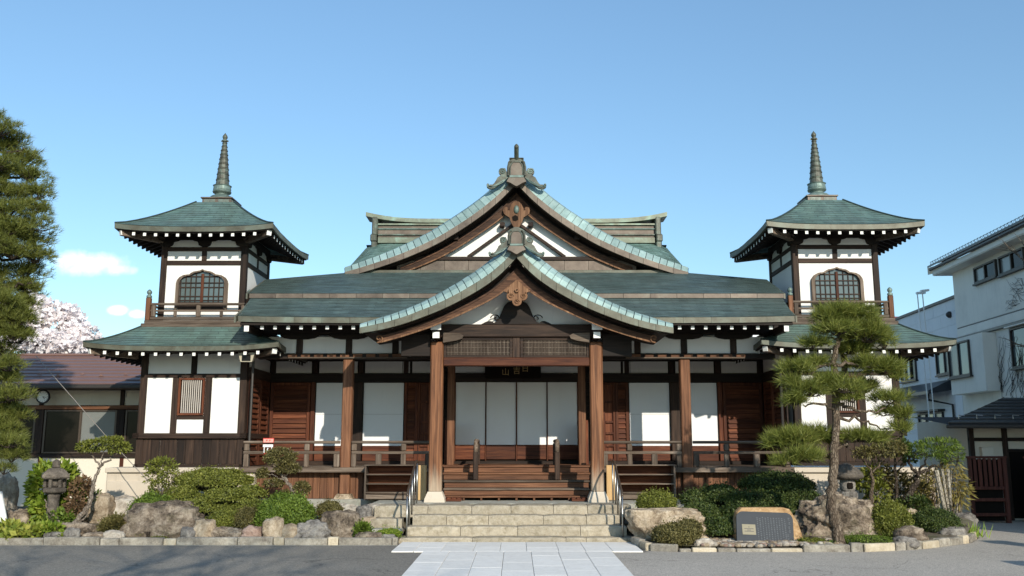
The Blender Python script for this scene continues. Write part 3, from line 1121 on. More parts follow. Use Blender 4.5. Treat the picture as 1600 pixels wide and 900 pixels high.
def gable(root, prof, x_end, yf, yb, rise, thick, barge, yb_gap, rows, tiles, mats, barge_curl=True, back=None):
    q, z = smooth_prof(prof)

    def Z(x): return float(np.interp(x, q, z))
    arc = np.concatenate([[0], np.cumsum(np.hypot(np.diff(q), np.diff(z)))])

    def at_s(s):
        x = float(np.interp(s, arc, q))
        return x

    def nrm(x):
        d = .06
        k = (Z(min(x + d, x_end)) - Z(max(x - d, 0))) / (min(x + d, x_end) - max(x - d, 0))
        v = Vector((-k, 0, 1)).normalized()
        return v
    run = .34

    def off(x, t):
        """roof surface t=0 at the fascia edge .. 1 where the verge roll meets the plain roof"""
        n = nrm(x)
        r = np.interp(x / x_end, [p[0] for p in rise], [p[1] for p in rise])
        k = math.sin(t * math.pi / 2)
        return Vector((x, 0, Z(x))) + n * (r * k * .9) + Vector((0, yf + run * (1 - math.cos(t * math.pi / 2) * 1.0) * 1.0, 0))
    L = arc[-1]
    for s in (-1, 1):
        for r in range(rows):
            t0, t1 = r / rows, (r + 1) / rows
            for i in range(tiles):
                a0, a1 = L * i / tiles, L * (i + 1) / tiles
                g = .009
                mb = MB()
                pts = []
                lift = Vector((0, -.3, 1)) * .008 * (rows - r) * random.uniform(.5, 1.2)
                for tt in (t0, (t0 + t1) / 2, t1):
                    for aa in (a0 + g, a1 - g):
                        x = at_s(aa)
                        p = off(x, tt) + lift
                        pts.append(Vector((s * max(p.x, .0), p.y, p.z)))
                low = [p - Vector((0, 0, .02)) for p in pts]
                mb.add(pts + low, [(0, 1, 3, 2), (2, 3, 5, 4), (0, 6, 7, 1), (1, 7, 9, 3), (3, 9, 11, 5), (0, 2, 8, 6), (2, 4, 10, 8)])
                mb.build('verge_tile', M[mats['tile']], root)
        # plain roof behind the verge roll

        def P(u, v, s=s):
            x = x_end * (1 - v)
            p = off(x, 1.0)
            yy = p.y + u * ((back(p.z) if back else yb) - p.y)
            return (s * max(p.x, 0), yy, p.z - .012)
        MB().courses(P, 8, 24, .011, (s * .5, 0, .85), lambda u, v: u * 20).build('shingles', M[mats['roof']], root, kind='stuff')
        # bed under the tiles
        q2 = np.linspace(0, x_end, 28)
        mb = MB()
        vs = []
        for x in q2:
            for t in (0, .5, 1):
                p = off(x, t)
                vs.append((s * max(p.x, 0), p.y, p.z - .016))
        mb.add(vs, [[3 * i + j, 3 * i + j + 1, 3 * i + j + 4, 3 * i + j + 3] for i in range(27) for j in range(2)])
        mb.build('roof_bed', M['black'], root)
        # fascia sheets
        nf = max(8, int(L / .34))
        for i in range(nf):
            xs = [at_s(L * (i + k / 4) / nf) for k in range(5)]
            xs[0] += .003
            xs[-1] -= .003

            def th(x): return float(np.interp(x / x_end, [0, 1], thick))
            top = [(s * x, Z(x) - .006) for x in xs]
            bot = [(s * x, Z(x) - th(x)) for x in xs]
            MB().strip(top, bot, yf - .012, yf + .10).build('fascia_sheet', M[mats['fascia']], root)
        # soffit
        ylim = yb
        MB().grid(lambda u, v: (s * x_end * .97 * u, yf + .09 + (ylim - yf - .09) * v, Z(x_end * .97 * u) - np.interp(u, [0, 1], thick) - .02), 16, 2).build('soffit', M['eave_y'], root)
        # bargeboard, two thicknesses
        bx = [p[0] for p in barge]
        bz = [p[1] for p in barge]
        xs = np.linspace(0, bx[-1], 30)

        def BB(x): return float(np.interp(x, bx, bz))
        bzs = np.array([BB(x) for x in xs])
        for _ in range(3): bzs[1:-1] = .25 * bzs[:-2] + .5 * bzs[1:-1] + .25 * bzs[2:]
        top = [(s * x, max(Z(min(x, x_end)) - np.interp(x / x_end, [0, 1], thick) - .03, zb + .06)) for x, zb in zip(xs, bzs)]
        cut = [(s * x, t_[1] - .34 * (t_[1] - zb)) for x, t_, zb in zip(xs, top, bzs)]
        MB().strip(cut, [(s * x, zb) for x, zb in zip(xs, bzs)], yf + yb_gap, yf + yb_gap + .07).build('bargeboard', M['barge'], root)
        MB().strip(top, [(x, z_ - .02) for x, z_ in cut], yf + yb_gap + .10, yf + yb_gap + .14).build('recess_shade_strip', M['eave_x'], root)  # set back and darkened to give the shade band below the fascia
        MB().strip([(x, z_ + .012) for x, z_ in cut], [(x, z_ - .028) for x, z_ in cut], yf + yb_gap - .02, yf + yb_gap - .001).build('bargeboard_bead', M['barge'], root)
        MB().strip([(s * x, zb + .022) for x, zb in zip(xs, bzs)], [(s * x, zb - .012) for x, zb in zip(xs, bzs)],
                   yf + yb_gap - .015, yf + yb_gap - .001).build('bargeboard_bead', M['carve_wood'], root)
        if barge_curl:
            xe, ze = bx[-1], (bz[-1] + top[-1][1]) / 2
            spir = [Vector((s * (xe - .02 + .085 * k / 22 * math.cos(k * .42 + 2.2)), yf + yb_gap - .03, ze + .085 * k / 22 * math.sin(k * .42 + 2.2))) for k in range(2, 23)]
            MB().tube(spir, .013, 6).build('carved_scroll', M['carve_wood'], root, smooth=True)
    return Z


def scroll_fin(sc_, s, thick_):
    """curling side fin of a ridge-end ornament (x,z outline), foot at the origin side"""
    px = [(100, 12), (128, 62), (150, 118), (186, 122), (215, 120), (236, 98), (240, 66), (226, 40), (205, 32), (226, 10), (256, -10), (275, -50), (300, -90),
          (322, -108), (350, -106), (364, -118), (370, -96), (392, -92), (402, -112), (396, -140), (372, -160), (335, -164), (300, -156), (245, -118), (180, -65), (108, -8)]
    pts = [(s * x * .00135 * sc_, z * .00135 * sc_) for x, z in px]
    return pts if s > 0 else pts[::-1]


def ridge_ornament(root, x, y, z, sc_, finial):
    k = .00135 * sc_

    def PX(pts): return [(x + a * k, z + b * k) for a, b in pts]
    body = PX([(-130, 22), (-128, 130), (-112, 208), (-86, 232), (-60, 240), (-30, 262), (30, 262), (60, 240), (86, 232), (112, 208), (132, 130), (136, 22), (90, -4), (-90, -4)])
    MB().prism(body, y, y + .30 * sc_).build('ridge_ornament', M['bronze'], root)
    arch = PX([(-84, 8), (-80, 130), (-62, 175), (-36, 196), (36, 196), (62, 175), (80, 130), (84, 8)])
    MB().prism(arch, y - .030, y - .002).build('ornament_panel', M['copper'], root)
    rim = arch
    MB().tube([(a, y - .032, b) for a, b in rim], .010 * sc_, 6).build('ornament_rim', M['bronze'], root)
    for s in (-1, 1):
        MB().tube([(x + s * a * k, y - .012, z + b * k) for a, b in ((108, 10), (112, 130), (98, 190), (70, 214))], .022 * sc_, 6).build('ornament_rim', M['bronze'], root)
    foot = PX([(-90, -6), (90, -6), (104, -30), (132, -78), (80, -96), (30, -128), (6, -140), (-6, -140), (-30, -128), (-80, -96), (-132, -78), (-104, -30)])
    MB().prism(foot, y - .06, y + .12).build('ornament_foot', M['copper'], root)
    MB().box(x - 96 * k, x + 96 * k, y - .07, y + .15, z - 24 * k, z + 10 * k, 0, .01).build('ornament_band', M['bronze_pale'], root)
    for s in (-1, 1):
        pts = [(x + a, z + b) for a, b in scroll_fin(sc_, s, 0)]
        MB().prism(pts, y + .02, y + .12).build('ornament_fin', M['bronze'], root)
        for d, f in ((22, 1.0), (44, .9)):  # raised ribs that follow the fin
            rib = [(x + s * a * k, y + .012, z + b * k) for a, b in
                   ((120 + d * .3, -20 - d * .2), (190, -40 - d), (250, -86 - d * .6), (300, -122 - d * .3), (340, -140), (376, -132))]
            MB().tube(rib, .011 * sc_, 5).build('fin_rib', M['bronze_pale'], root)
        vol = [(x + s * (188 + (44 - 1.9 * i) * math.cos(i * .5)) * k, y + .012, z + (74 + (44 - 1.9 * i) * math.sin(i * .5)) * k) for i in range(21)]
        MB().tube(vol, .010 * sc_, 5).build('fin_scroll', M['bronze_pale'], root)
        vol = [(x + s * (375 + (24 - 1.6 * i) * math.cos(i * .6 - 2)) * k, y + .012, z + (-122 + (24 - 1.6 * i) * math.sin(i * .6 - 2)) * k) for i in range(13)]
        MB().tube(vol, .008 * sc_, 5).build('fin_scroll', M['bronze_pale'], root)
    if finial:
        a = Vector((x, y + .05, z + 245 * k))
        b = Vector((x, y - .22, z + 245 * k + .24))
        MB().tube([a, b], [.055, .055], 12).tube([b, b + (b - a).normalized() * .05], [.055, .02], 12).build('ridge_pole', M['bronze'], root)
        MB().box(x - .17, x + .17, y - .02, y + .16, z + 246 * k, z + 262 * k, 0, .01).build('ornament_band', M['bronze'], root)


def pendant(root, x, y, z, k, trefoil):
    """carved gable pendant; z is its top"""
    def PX(pts): return [(x + a * k, z + b * k) for a, b in pts]
    if trefoil:
        circ = []
        def arc(cx, cz, r, a0, a1, n=9):
            return [(cx + r * math.cos(R(a0 + (a1 - a0) * i / n)), cz + r * math.sin(R(a0 + (a1 - a0) * i / n))) for i in range(n + 1)]
        top = [(-78, -60), (-50, -42), (-20, -10), (0, 0), (20, -10), (50, -42), (78, -60), (60, -66), (46, -76)]
        tre = arc(34, -88, 26, 60, -75) + arc(0, -118, 27, 10, -190) + arc(-34, -88, 26, 255, 120)
        pts = top + tre + [(-46, -76), (-60, -66)]
        MB().prism(PX(pts), y, y + .07).build('gable_pendant', M['carve_wood'], root)
        for c in ((34, -88, 15), (0, -120, 15), (-34, -88, 15)):
            r = [(x + (c[0] + c[2] * (1 - i * .045) * math.cos(i * .55)) * k, y - .012, z + (c[1] + c[2] * (1 - i * .045) * math.sin(i * .55)) * k) for i in range(16)]
            MB().tube(r, 3.2 * k, 5).build('pendant_scroll', M['carve_wood'], root)
        hexa = [(14 * math.cos(R(60 * i)), -55 + 14 * math.sin(R(60 * i))) for i in range(6)]
        MB().prism(PX(hexa), y - .05, y).build('pendant_boss', M['carve_wood'], root)
        MB().lathe([(4 * k, 0), (4 * k, .02)], (0, 0, 0), 10).xf(Matrix.Translation((x, y - .05, z - 55 * k)) @ Matrix.Rotation(math.pi / 2, 4, 'X')).build('pendant_hole', M['void'], root)
        MB().lathe([(7 * k, 0), (7 * k, .006)], (0, 0, 0), 10).xf(Matrix.Translation((x, y, z - 114 * k)) @ Matrix.Rotation(math.pi / 2, 4, 'X')).build('pendant_hole', M['void'], root)
    else:
        pts = [(0, 0), (24, -6), (46, -30), (62, -66), (64, -90), (82, -84), (78, -62), (94, -54), (116, -62), (124, -90), (114, -120), (88, -140), (66, -152), (50, -200),
               (28, -240), (0, -262)]
        pts = pts + [(-a, b) for a, b in pts[-2:0:-1]]
        MB().prism(PX(pts), y, y + .08).build('gable_pendant', M['carve_wood'], root)
        MB().lathe([(0.1 * k, .05), (15 * k, .045), (24 * k, .02), (25 * k, 0)], (0, 0, 0), 16).xf(
            Matrix.Translation((x, y - .002, z - 80 * k)) @ Matrix.Scale(1.6, 4, (0, 0, 1)) @ Matrix.Rotation(math.pi / 2, 4, 'X')).build('pendant_boss', M['bronze_pale'], root, smooth=True)
        MB().prism(PX([(-40, -150), (-12, -132), (14, -148), (16, -176), (-8, -190), (-34, -182)]), y - .012, y - .001).build('pendant_hole', M['void'], root)



# ---- upper gable on the main roof
UP = [(0, 7.96), (.121, 7.81), (.4, 7.52), (.71, 7.246), (1.05, 6.985), (1.369, 6.765), (1.832, 6.472), (2.297, 6.242), (2.76, 6.043), (3.227, 5.875), (3.686, 5.723), (4.0, 5.635)]
UB = [(0, 7.36), (.32, 7.03), (.7, 6.75), (1.29, 6.35), (1.77, 6.06), (2.2, 5.87), (2.51, 5.74), (2.75, 5.67)]
gable(hall, UP, 4.0, 20.8, 24.9, [(0, .26), (.1, .33), (.35, .34), (.7, .27), (1, .20)], (.19, .13), UB, .34, 1, 27, dict(tile='tile', roof='patina_pale', fascia='copper'), False)
# pediment: white plaster, raking struts
ped = [(-2.3, 5.99), (2.3, 5.99), (1.75, 6.35), (0, 7.60), (-1.75, 6.35)]
MB().prism(ped, 21.32, 21.40).build('gable_plaster', M['plaster'], hall)
for s in (-1, 1):
    MB().beam((s * 1.16, 21.285, 6.08), (s * .10, 21.285, 6.86), .06, .17, 0, (0, -1, 0)).build('gable_strut', M['dark_x'], hall)
    MB().box(s * 1.38, s * 1.50, 21.05, 21.31, 6.46, 6.56, 0, .01).build('purlin_end', M['dark_y'], hall)
    MB().box(s * .28, s * .40, 21.10, 21.31, 6.80, 6.90, 0, .01).build('purlin_end', M['dark_y'], hall)
MB().box(-.08, .08, 21.27, 21.315, 6.08, 7.3, 0, .01).build('king_post', M['dark_z'], hall)
pendant(hall, 0, 21.03, 7.40, .0026, False)
ridge_ornament(hall, 0, 20.62, 7.885, 1.30, True)
MB().box(-.16, .16, 20.95, 25, 8.05, 8.30, 0, .03).box(-.20, .20, 20.95, 25, 8.301, 8.35, 0, .01).build('gable_ridge', M['ridge'], hall)

# ---- front of the hall under the eave
for s in (-1, 1):
    p = hb('veranda_post', s * 3.54 - .105, s * 3.54 + .105, YV - .105, YV + .105, .66, 3.44, 'warm_z', .02)
    MB().add([(s * 3.54 + a * .20, YV + b * .20, .57) for a, b in ((-1, -1), (1, -1), (1, 1), (-1, 1))] + [(s * 3.54 + a * .145, YV + b * .145, .67) for a, b in ((-1, -1), (1, -1), (1, 1), (-1, 1))],
             [(0, 1, 5, 4), (1, 2, 6, 5), (2, 3, 7, 6), (3, 0, 4, 7), (4, 5, 6, 7)]).build('post_base_stone', M['rock_tan'], hall)
    # upper plaster transom and its struts, boat brackets
    hb('transom_plaster', s * 2.2, s * 5.45, YV - .02, YV + .03, 3.57, 3.92, 'plaster', 0)
    for x in (2.56, 3.545, 4.59):
        hb('transom_strut', s * x - .068, s * x + .068, YV - .055, YV - .021, 3.57, 3.93, 'dark_z')
    for xc in (2.56, 3.545, 4.59, 5.6):
        w = .40
        pts = [(s * xc - w, 3.97), (s * xc - w, 3.925), (s * xc - w * .8, 3.885), (s * xc - w * .45, 3.862), (s * xc + w * .45, 3.862), (s * xc + w * .8, 3.885), (s * xc + w, 3.925), (s * xc + w, 3.97)]
        MB().prism(pts, YV - .12, YV - .056).build('boat_bracket', M['eave_x'], hall)
    hb('transom_beam', s * 1.8, s * 5.55, YV - .10, YV + .10, 3.972, 4.16, 'eave_x')
    hb('veranda_beam', s * 1.75, s * 5.45, YV - .09, YV + .09, 3.445, 3.565, 'eave_x')
    hb('beam_strip', s * 2.3, s * 4.80, YV - .15, YV - .091, 3.452, 3.478, 'grey_x', .004)
    for i in range(9):
        x = 2.42 + .275 * i
        hb('beam_block', s * x, s * (x + .19), YV - .135, YV - .091, 3.482, 3.545, 'warm_x', .006)
    # floor edge, railing
    hb('floor_beam', s * 1.72, s * 5.70, YV - .22, YV + .05, 1.105, 1.205, 'grey_x')
    for i in range(9):                   # veranda boards
        y0 = YV + .05 + i * .22
        hb('floor_board', s * 1.72, s * 5.70, y0 + .003, y0 + .217, 1.17, 1.215, 'grey_x', .004)
    for (x0, x1) in ((1.78, 3.42), (3.66, 5.66)):
        MB().tube([(s * x0, YV - .06, 1.715), (s * x1, YV - .06, 1.715)], .030, 8).build('rail', M['grey_x'], hall)
        hb('rail', s * x0, s * x1, YV - .085, YV - .035, 1.475, 1.535, 'grey_x')
        for i in range(4):
            x = x0 + (x1 - x0) * (i + .1) / 3.2
            tall = i % 2 == 1
            hb('baluster', s * x - (.05 if tall else .06), s * x + (.05 if tall else .06), YV - .10, YV - .02, 1.208, 1.474, 'grey_z', .012)
            if tall:
                hb('baluster', s * x - .055, s * x + .055, YV - .09, YV - .03, 1.536, 1.684, 'grey_z', .02)
    for i, x in enumerate(np.arange(1.85, 5.42, .148)):
        hb('skirt_plank', s * (x + .003), s * (x + .145), YV + .02 + random.uniform(0, .014), YV + .06, .57, 1.103, 'warm_z', .004)
    hb('base_strip', s * 2.75, s * 5.35, YV - .25, YV + .4, .40, .568, 'concrete', .012)
    # back wall of the veranda
    hb('lintel', s * 1.62, s * 5.72, YW - .06, YW + .1, 3.10, 3.305, 'eave_x')
    hb('wall_beam', s * 1.62, s * 5.72, YW - .05, YW + .1, 3.582, 3.78, 'eave_x')
    hb('sill', s * 1.62, s * 5.72, YW - .07, YW + .1, 1.215, 1.30, 'dark_x')
    hb('backing_wall', s * 1.6, s * 5.8, YW + .101, YW + .2, 1.2, 3.9, 'dark_x', 0)
    for (a, b) in ((1.80, 2.43), (2.49, 2.645), (2.66, 3.53), (3.71, 4.60), (4.78, 5.66)):
        hb('transom_panel', s * a, s * b, YW + .01, YW + .05, 3.306, 3.581, 'plaster', 0)
    hb('wall_post', s * 3.56, s * 3.81, YW - .085, YW + .02, 1.30, 3.099, 'dark_z', .012)
    for x in (2.57, 3.62, 4.69, 5.66):
        hb('wall_post', s * x - .055, s * x + .055, YW - .02, YW + .05, 3.306, 3.581, 'dark_z')
    hb('wall_post', s * 1.74, s * 1.99, YW - .08, YW + .02, 1.30, 3.099, 'dark_z', .012)
    hb('wall_post', s * 4.665, s * 4.76, YW - .06, YW + .02, 1.30, 3.099, 'red_z', .012)
    for (a, b) in ((2.62, 3.545), (3.825, 4.65)):
        d = hb('paper_door', s * a, s * b, YW + .015, YW + .05, 1.64, 3.085, 'shoji', .003)
        hb('mid_seam', s * (a + .01), s * (b - .01), YW + .012, YW + .014, 2.36, 2.364, 'grey_x', 0, d)
        hb('door_skirt', s * a, s * b, YW + .012, YW + .05, 1.302, 1.637, 'red_x', .006)
    # louvred doors: frame and boards
    for (a, b, zt) in ((2.285, 2.60, 3.09), (4.78, 5.70, 3.09)):
        fr = MB()
        for (x0, x1, z0, z1) in ((a, a + .07, 1.302, zt), (b - .07, b, 1.302, zt), (a + .071, b - .071, 1.302, 1.36), (a + .071, b - .071, zt - .07, zt)):
            fr.box(s * x0, s * x1, YW - .02, YW + .05, z0, z1, 0, .006)
        d = fr.build('louvred_door', M['red_z'], hall)
        zz = 1.365
        while zz < zt - .14:
            h = .112
            mb = MB().add([(s * (a + .071), YW + .035, zz), (s * (b - .071), YW + .035, zz), (s * (b - .071), YW + .0, zz + .004), (s * (a + .071), YW + .0, zz + .004),
                           (s * (a + .071), YW + .04, zz + h), (s * (b - .071), YW + .04, zz + h)], [(0, 1, 2, 3), (3, 2, 5, 4), (0, 4, 5, 1)])
            mb.build('louvre_board', M['red_x'], d)
            zz += h
    fr = MB()
    for (x0, x1, z0, z1) in ((2.0, 2.05, 1.302, 3.09), (2.23, 2.28, 1.302, 3.09)) + tuple((2.051, 2.229, z, z + .05) for z in (1.302, 1.62, 1.90, 2.16, 2.62, 3.04)):
        fr.box(s * x0, s * x1, YW - .025, YW + .04, z0, z1, 0, .006)
    d = fr.build('panelled_door', M['red_z'], hall)
    hb('door_panel', s * 2.04, s * 2.24, YW + .02, YW + .045, 1.31, 3.06, 'red_z', 0, d)
    # louvred return wall along the tower side
    for j, (y0, y1) in enumerate(((19.62, 20.38), (20.42, 21.12))):
        fr = MB()
        xq = s * 5.735
        for (a, b, z0, z1) in ((y0, y0 + .09, 1.22, 3.09), (y1 - .09, y1, 1.22, 3.09), (y0 + .091, y1 - .091, 1.22, 1.30), (y0 + .091, y1 - .091, 3.0, 3.09)):
            fr.box(xq - .03, xq + .03, a, b, z0, z1, 0, .006)
        d = fr.build('louvred_door', M['red_z'], hall)
        zz = 1.31
        while zz < 2.96:
            MB().add([(xq + s * .015, y0 + .091, zz), (xq + s * .015, y1 - .091, zz), (xq - s * .03, y1 - .091, zz + .004), (xq - s * .03, y0 + .091, zz + .004),
                      (xq + s * .02, y0 + .091, zz + .115), (xq + s * .02, y1 - .091, zz + .115)], [(0, 1, 2, 3), (3, 2, 5, 4), (0, 4, 5, 1)]).build('louvre_board', M['red_y'], d)
            zz += .115
    hb('return_wall', s * 5.752, s * 5.78, 19.5, YW, 1.2, 3.1, 'dark_y', 0)
    hb('return_plaster', s * 5.752, s * 5.78, 19.5, YW, 3.31, 3.75, 'plaster', 0)
    hb('return_beam', s * 5.70, s * 5.781, 19.5, YW, 3.10, 3.309, 'dark_y')
    # soffit over the veranda
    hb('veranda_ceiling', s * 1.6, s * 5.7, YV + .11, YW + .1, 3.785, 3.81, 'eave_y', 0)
    # down pipe beside the tower
    MB().tube([(s * 5.60, 19.32, 1.2), (s * 5.60, 19.32, 3.45)], .03, 8).build('down_pipe', M['frame_dark'], hall)

# entrance doors between the porch columns
for i in range(4):
    a = -1.42 + .71 * i
    d = hb('paper_door', a + .014, a + .696, YW + .02 + .02 * (i in (1, 2)), YW + .06, 1.665, 3.10, 'shoji', .003)
    hb('door_skirt', a + .014, a + .696, YW + .015 + .02 * (i in (1, 2)), YW + .06, 1.335, 1.662, 'red_x', .006)
    hb('door_stile', a - .013, a + .013, YW - .01, YW + .05, 1.30, 3.10, 'red_z', .004)
hb('door_stile', 1.405, 1.431, YW - .01, YW + .05, 1.30, 3.10, 'red_z', .004)
hb('lintel', -1.615, 1.615, YW - .06, YW + .1, 3.105, 3.305, 'eave_x')
hb('wall_beam', -1.615, 1.615, YW - .05, YW + .1, 3.582, 3.78, 'eave_x')
hb('sill', -1.615, 1.615, YW - .07, YW + .1, 1.215, 1.30, 'dark_x')
hb('backing_wall', -1.6, 1.6, YW + .101, YW + .2, 1.2, 3.9, 'dark_x', 0)
hb('transom_panel', -1.45, 1.45, YW + .01, YW + .05, 3.306, 3.581, 'plaster', 0)
for s in (-1, 1):
    hb('wall_post', s * 1.435, s * 1.61, YW - .09, YW + .02, 1.30, 3.104, 'dark_z', .012)
    hb('inner_post', s * 1.36, s * 1.52, 20.1, 20.26, 1.216, 3.75, 'warm_z', .012)
    hb('side_panel', s * 1.50, s * 1.58, 20.27, YW - .1, 1.216, 2.2, 'red_z', .006)
for i in range(9):
    y0 = 19.72 + i * .17
    hb('floor_board', -1.70, 1.70, y0 + .002, y0 + .168, 1.185, 1.235, 'warm_x', .004)

# body of the hall behind (closes the building from the side)
MB().box(-5.6, 5.6, 21.45, 27, .4, 4.7).build('rear_wall', M['plaster'], hall)

# ================================================================= ENTRANCE PORCH
porch = empty('entrance_porch', (0, 18.1, .57), 'timber entrance porch with curved green gable over the wooden steps', 'porch')


def pb(name, x0, x1, y0, y1, z0, z1, m, bev=.008, par=None):
    return MB().box(x0, x1, y0, y1, z0, z1, 0, bev).build(name, M[m], par or porch)


PP = [(0, 5.43), (.173, 5.219), (.419, 4.984), (.742, 4.755), (1.069, 4.56), (1.398, 4.385), (1.8, 4.21), (2.204, 4.055), (2.613, 3.94), (2.993, 3.87)]
PB = [(0, 4.82), (.335, 4.545), (.583, 4.40), (1.077, 4.162), (1.654, 3.913), (2.222, 3.726), (2.68, 3.60)]


def main_back(z):
    return 20.6


gable(porch, PP, 2.993, 17.2, 20.3, [(0, .24), (.15, .28), (.4, .255), (.6, .20), (.85, .17), (1, .11)], (.20, .115), PB, .30, 2, 22,
      dict(tile='tile', roof='patina_pale', fascia='copper_green'), True)
ridge_ornament(porch, 0, 17.08, 5.45, 1.0, False)
MB().box(-.13, .13, 17.4, 20.8, 5.50, 5.72, 0, .03).build('porch_ridge', M['ridge'], porch)
pendant(porch, 0.01, 17.42, 4.81, .0034, True)
PYF = 18.1
for s in (-1, 1):
    x = s * 1.58
    pb('porch_post', x - .125, x + .125, PYF - .125, PYF + .125, .76, 3.68, 'post', .022)
    MB().add([(x + a * .20, PYF + b * .20, .57) for a, b in ((-1, -1), (1, -1), (1, 1), (-1, 1))] +
             [(x + a * .19, PYF + b * .19, .64) for a, b in ((-1, -1), (1, -1), (1, 1), (-1, 1))] +
             [(x + a * .135, PYF + b * .135, .77) for a, b in ((-1, -1), (1, -1), (1, 1), (-1, 1))],
             [(0, 1, 5, 4), (1, 2, 6, 5), (2, 3, 7, 6), (3, 0, 4, 7), (4, 5, 9, 8), (5, 6, 10, 9), (6, 7, 11, 10), (7, 4, 8, 11), (8, 9, 10, 11)]).build('post_base_stone', M['podium'], porch)
    # white painted beam ends
    for (z0, z1, w, yy) in ((3.885, 4.035, .20, PYF - .42), (3.73, 3.845, .13, PYF - .36)):
        mb = MB().box(x + s * .0 - w / 2, x + w / 2, yy + .006, PYF + .6, z0, z1, 0, .008).box(x - w / 2 - .002, x + w / 2 + .002, yy, yy + .012, z0 - .002, z1 + .002, 1)
        mb.build('beam_end', [M['dark_y'], M['white']], porch)
    # elephant-nose brackets on the posts' inner faces
    pts = [(s * 1.455, 3.86), (s * 1.12, 3.84), (s * 1.05, 3.80), (s * 1.08, 3.74), (s * 1.20, 3.70), (s * 1.455, 3.66)]
    MB().prism(pts if s < 0 else pts[::-1], PYF - .17, PYF - .09).build('nose_bracket', M['grey_x'], porch)
    # tie beams back to the hall
    pb('tie_beam', x - .07, x + .07, PYF + .13, YW - .1, 3.40, 3.62, 'dark_y')
for s in (-1, 1):
    pb('sun_block_board', s * 1.71, s * 2.3, PYF - .06, PYF + .06, 3.40, 3.84, 'eave_x')  # boards added beside the posts to keep sun off the side doors
# front beams and lattice transoms
pb('lintel_beam', -1.454, 1.454, PYF - .09, PYF + .09, 3.205, 3.37, 'red_x', .015)
pb('rainbow_beam', -1.70, 1.70, PYF - .11, PYF + .11, 3.775, 4.035, 'dark_x', .02)
pb('lattice_post', -.075, .075, PYF - .06, PYF + .06, 3.371, 3.774, 'dark_z')
for s in (-1, 1):
    a, b = .078, 1.45
    fr = MB()
    for (x0, x1, z0, z1) in ((a, a + .055, 3.372, 3.773), (b - .055, b, 3.372, 3.773), (a + .056, b - .056, 3.372, 3.42), (a + .056, b - .056, 3.725, 3.773)):
        fr.box(s * x0, s * x1, PYF - .05, PYF + .04, z0, z1, 0, .005)
    d = fr.build('lattice_panel', M['dark_x'], porch)
    la = MB()
    for x in np.arange(a + .075, b - .06, .0285):
        la.box(s * (x - .006), s * (x + .006), PYF - .03, PYF - .012, 3.42, 3.725)
    for z in (3.47, 3.572, 3.675):
        la.box(s * (a + .056), s * (b - .056), PYF - .034, PYF - .02, z - .006, z + .006)
    la.build('lattice', M['grey_z'], d, kind='stuff')
    pb('lattice_back', s * (a + .05), s * (b - .05), PYF + .0, PYF + .01, 3.41, 3.73, 'dark_x', 0, d)
# pediment plaster and frog-leg strut
MB().prism([(-2.0, 3.9), (-1.7, 4.036), (1.7, 4.036), (2.0, 3.9), (1.0, 4.45), (0, 5.0), (-1.0, 4.45)], PYF + .02, PYF + .08).build('pediment_plaster', M['plaster'], porch)
h = [(.70, 4.037), (.63, 4.075), (.565, 4.10), (.50, 4.095), (.455, 4.065), (.405, 4.085), (.345, 4.16), (.30, 4.28), (.25, 4.40), (.19, 4.47), (.08, 4.50)]
pts = [(-a, b) for a, b in h] + h[::-1]
MB().prism(pts, PYF - .10, PYF + .0).build('frog_leg_strut', M['eave_x'], porch)
for s in (-1, 1):
    sp = [(s * (.43 - .015 * i * .2 + (.09 - .004 * i) * math.cos(i * .5)), PYF - .105, 4.16 + (.07 - .003 * i) * math.sin(i * .5)) for i in range(16)]
    MB().tube(sp, .012, 5).build('strut_scroll', M['eave_x'], porch)
# plaque with gilt characters, hung under the lintel and tilted forward
plq = pb('name_plaque', -.72, .56, 20.84, 20.90, 3.16, 3.60, 'void', .02)


def glyphs(text, size, loc, rot, mat, parent, name, depth=.004, sx=1.0):
    cu = bpy.data.curves.new(name, 'FONT')
    cu.body = text
    cu.size = size
    cu.extrude = depth
    cu.align_x = 'CENTER'
    cu.align_y = 'CENTER'
    cu.materials.append(mat)
    tmp = bpy.data.objects.new(name, cu)
    me = bpy.data.meshes.new_from_object(tmp)
    bpy.data.objects.remove(tmp)
    o = bpy.data.objects.new(name, me)
    place(o, loc, parent)
    o.rotation_euler = rot
    o.scale.x = sx
    return o


for ch, x, z in (('山', -.25, 3.30), ('吉', .005, 3.33), ('日', .20, 3.38)):
    glyphs(ch, .18, (x, 20.833, z), (math.pi / 2, 0, 0), M['gold'], plq, 'character')
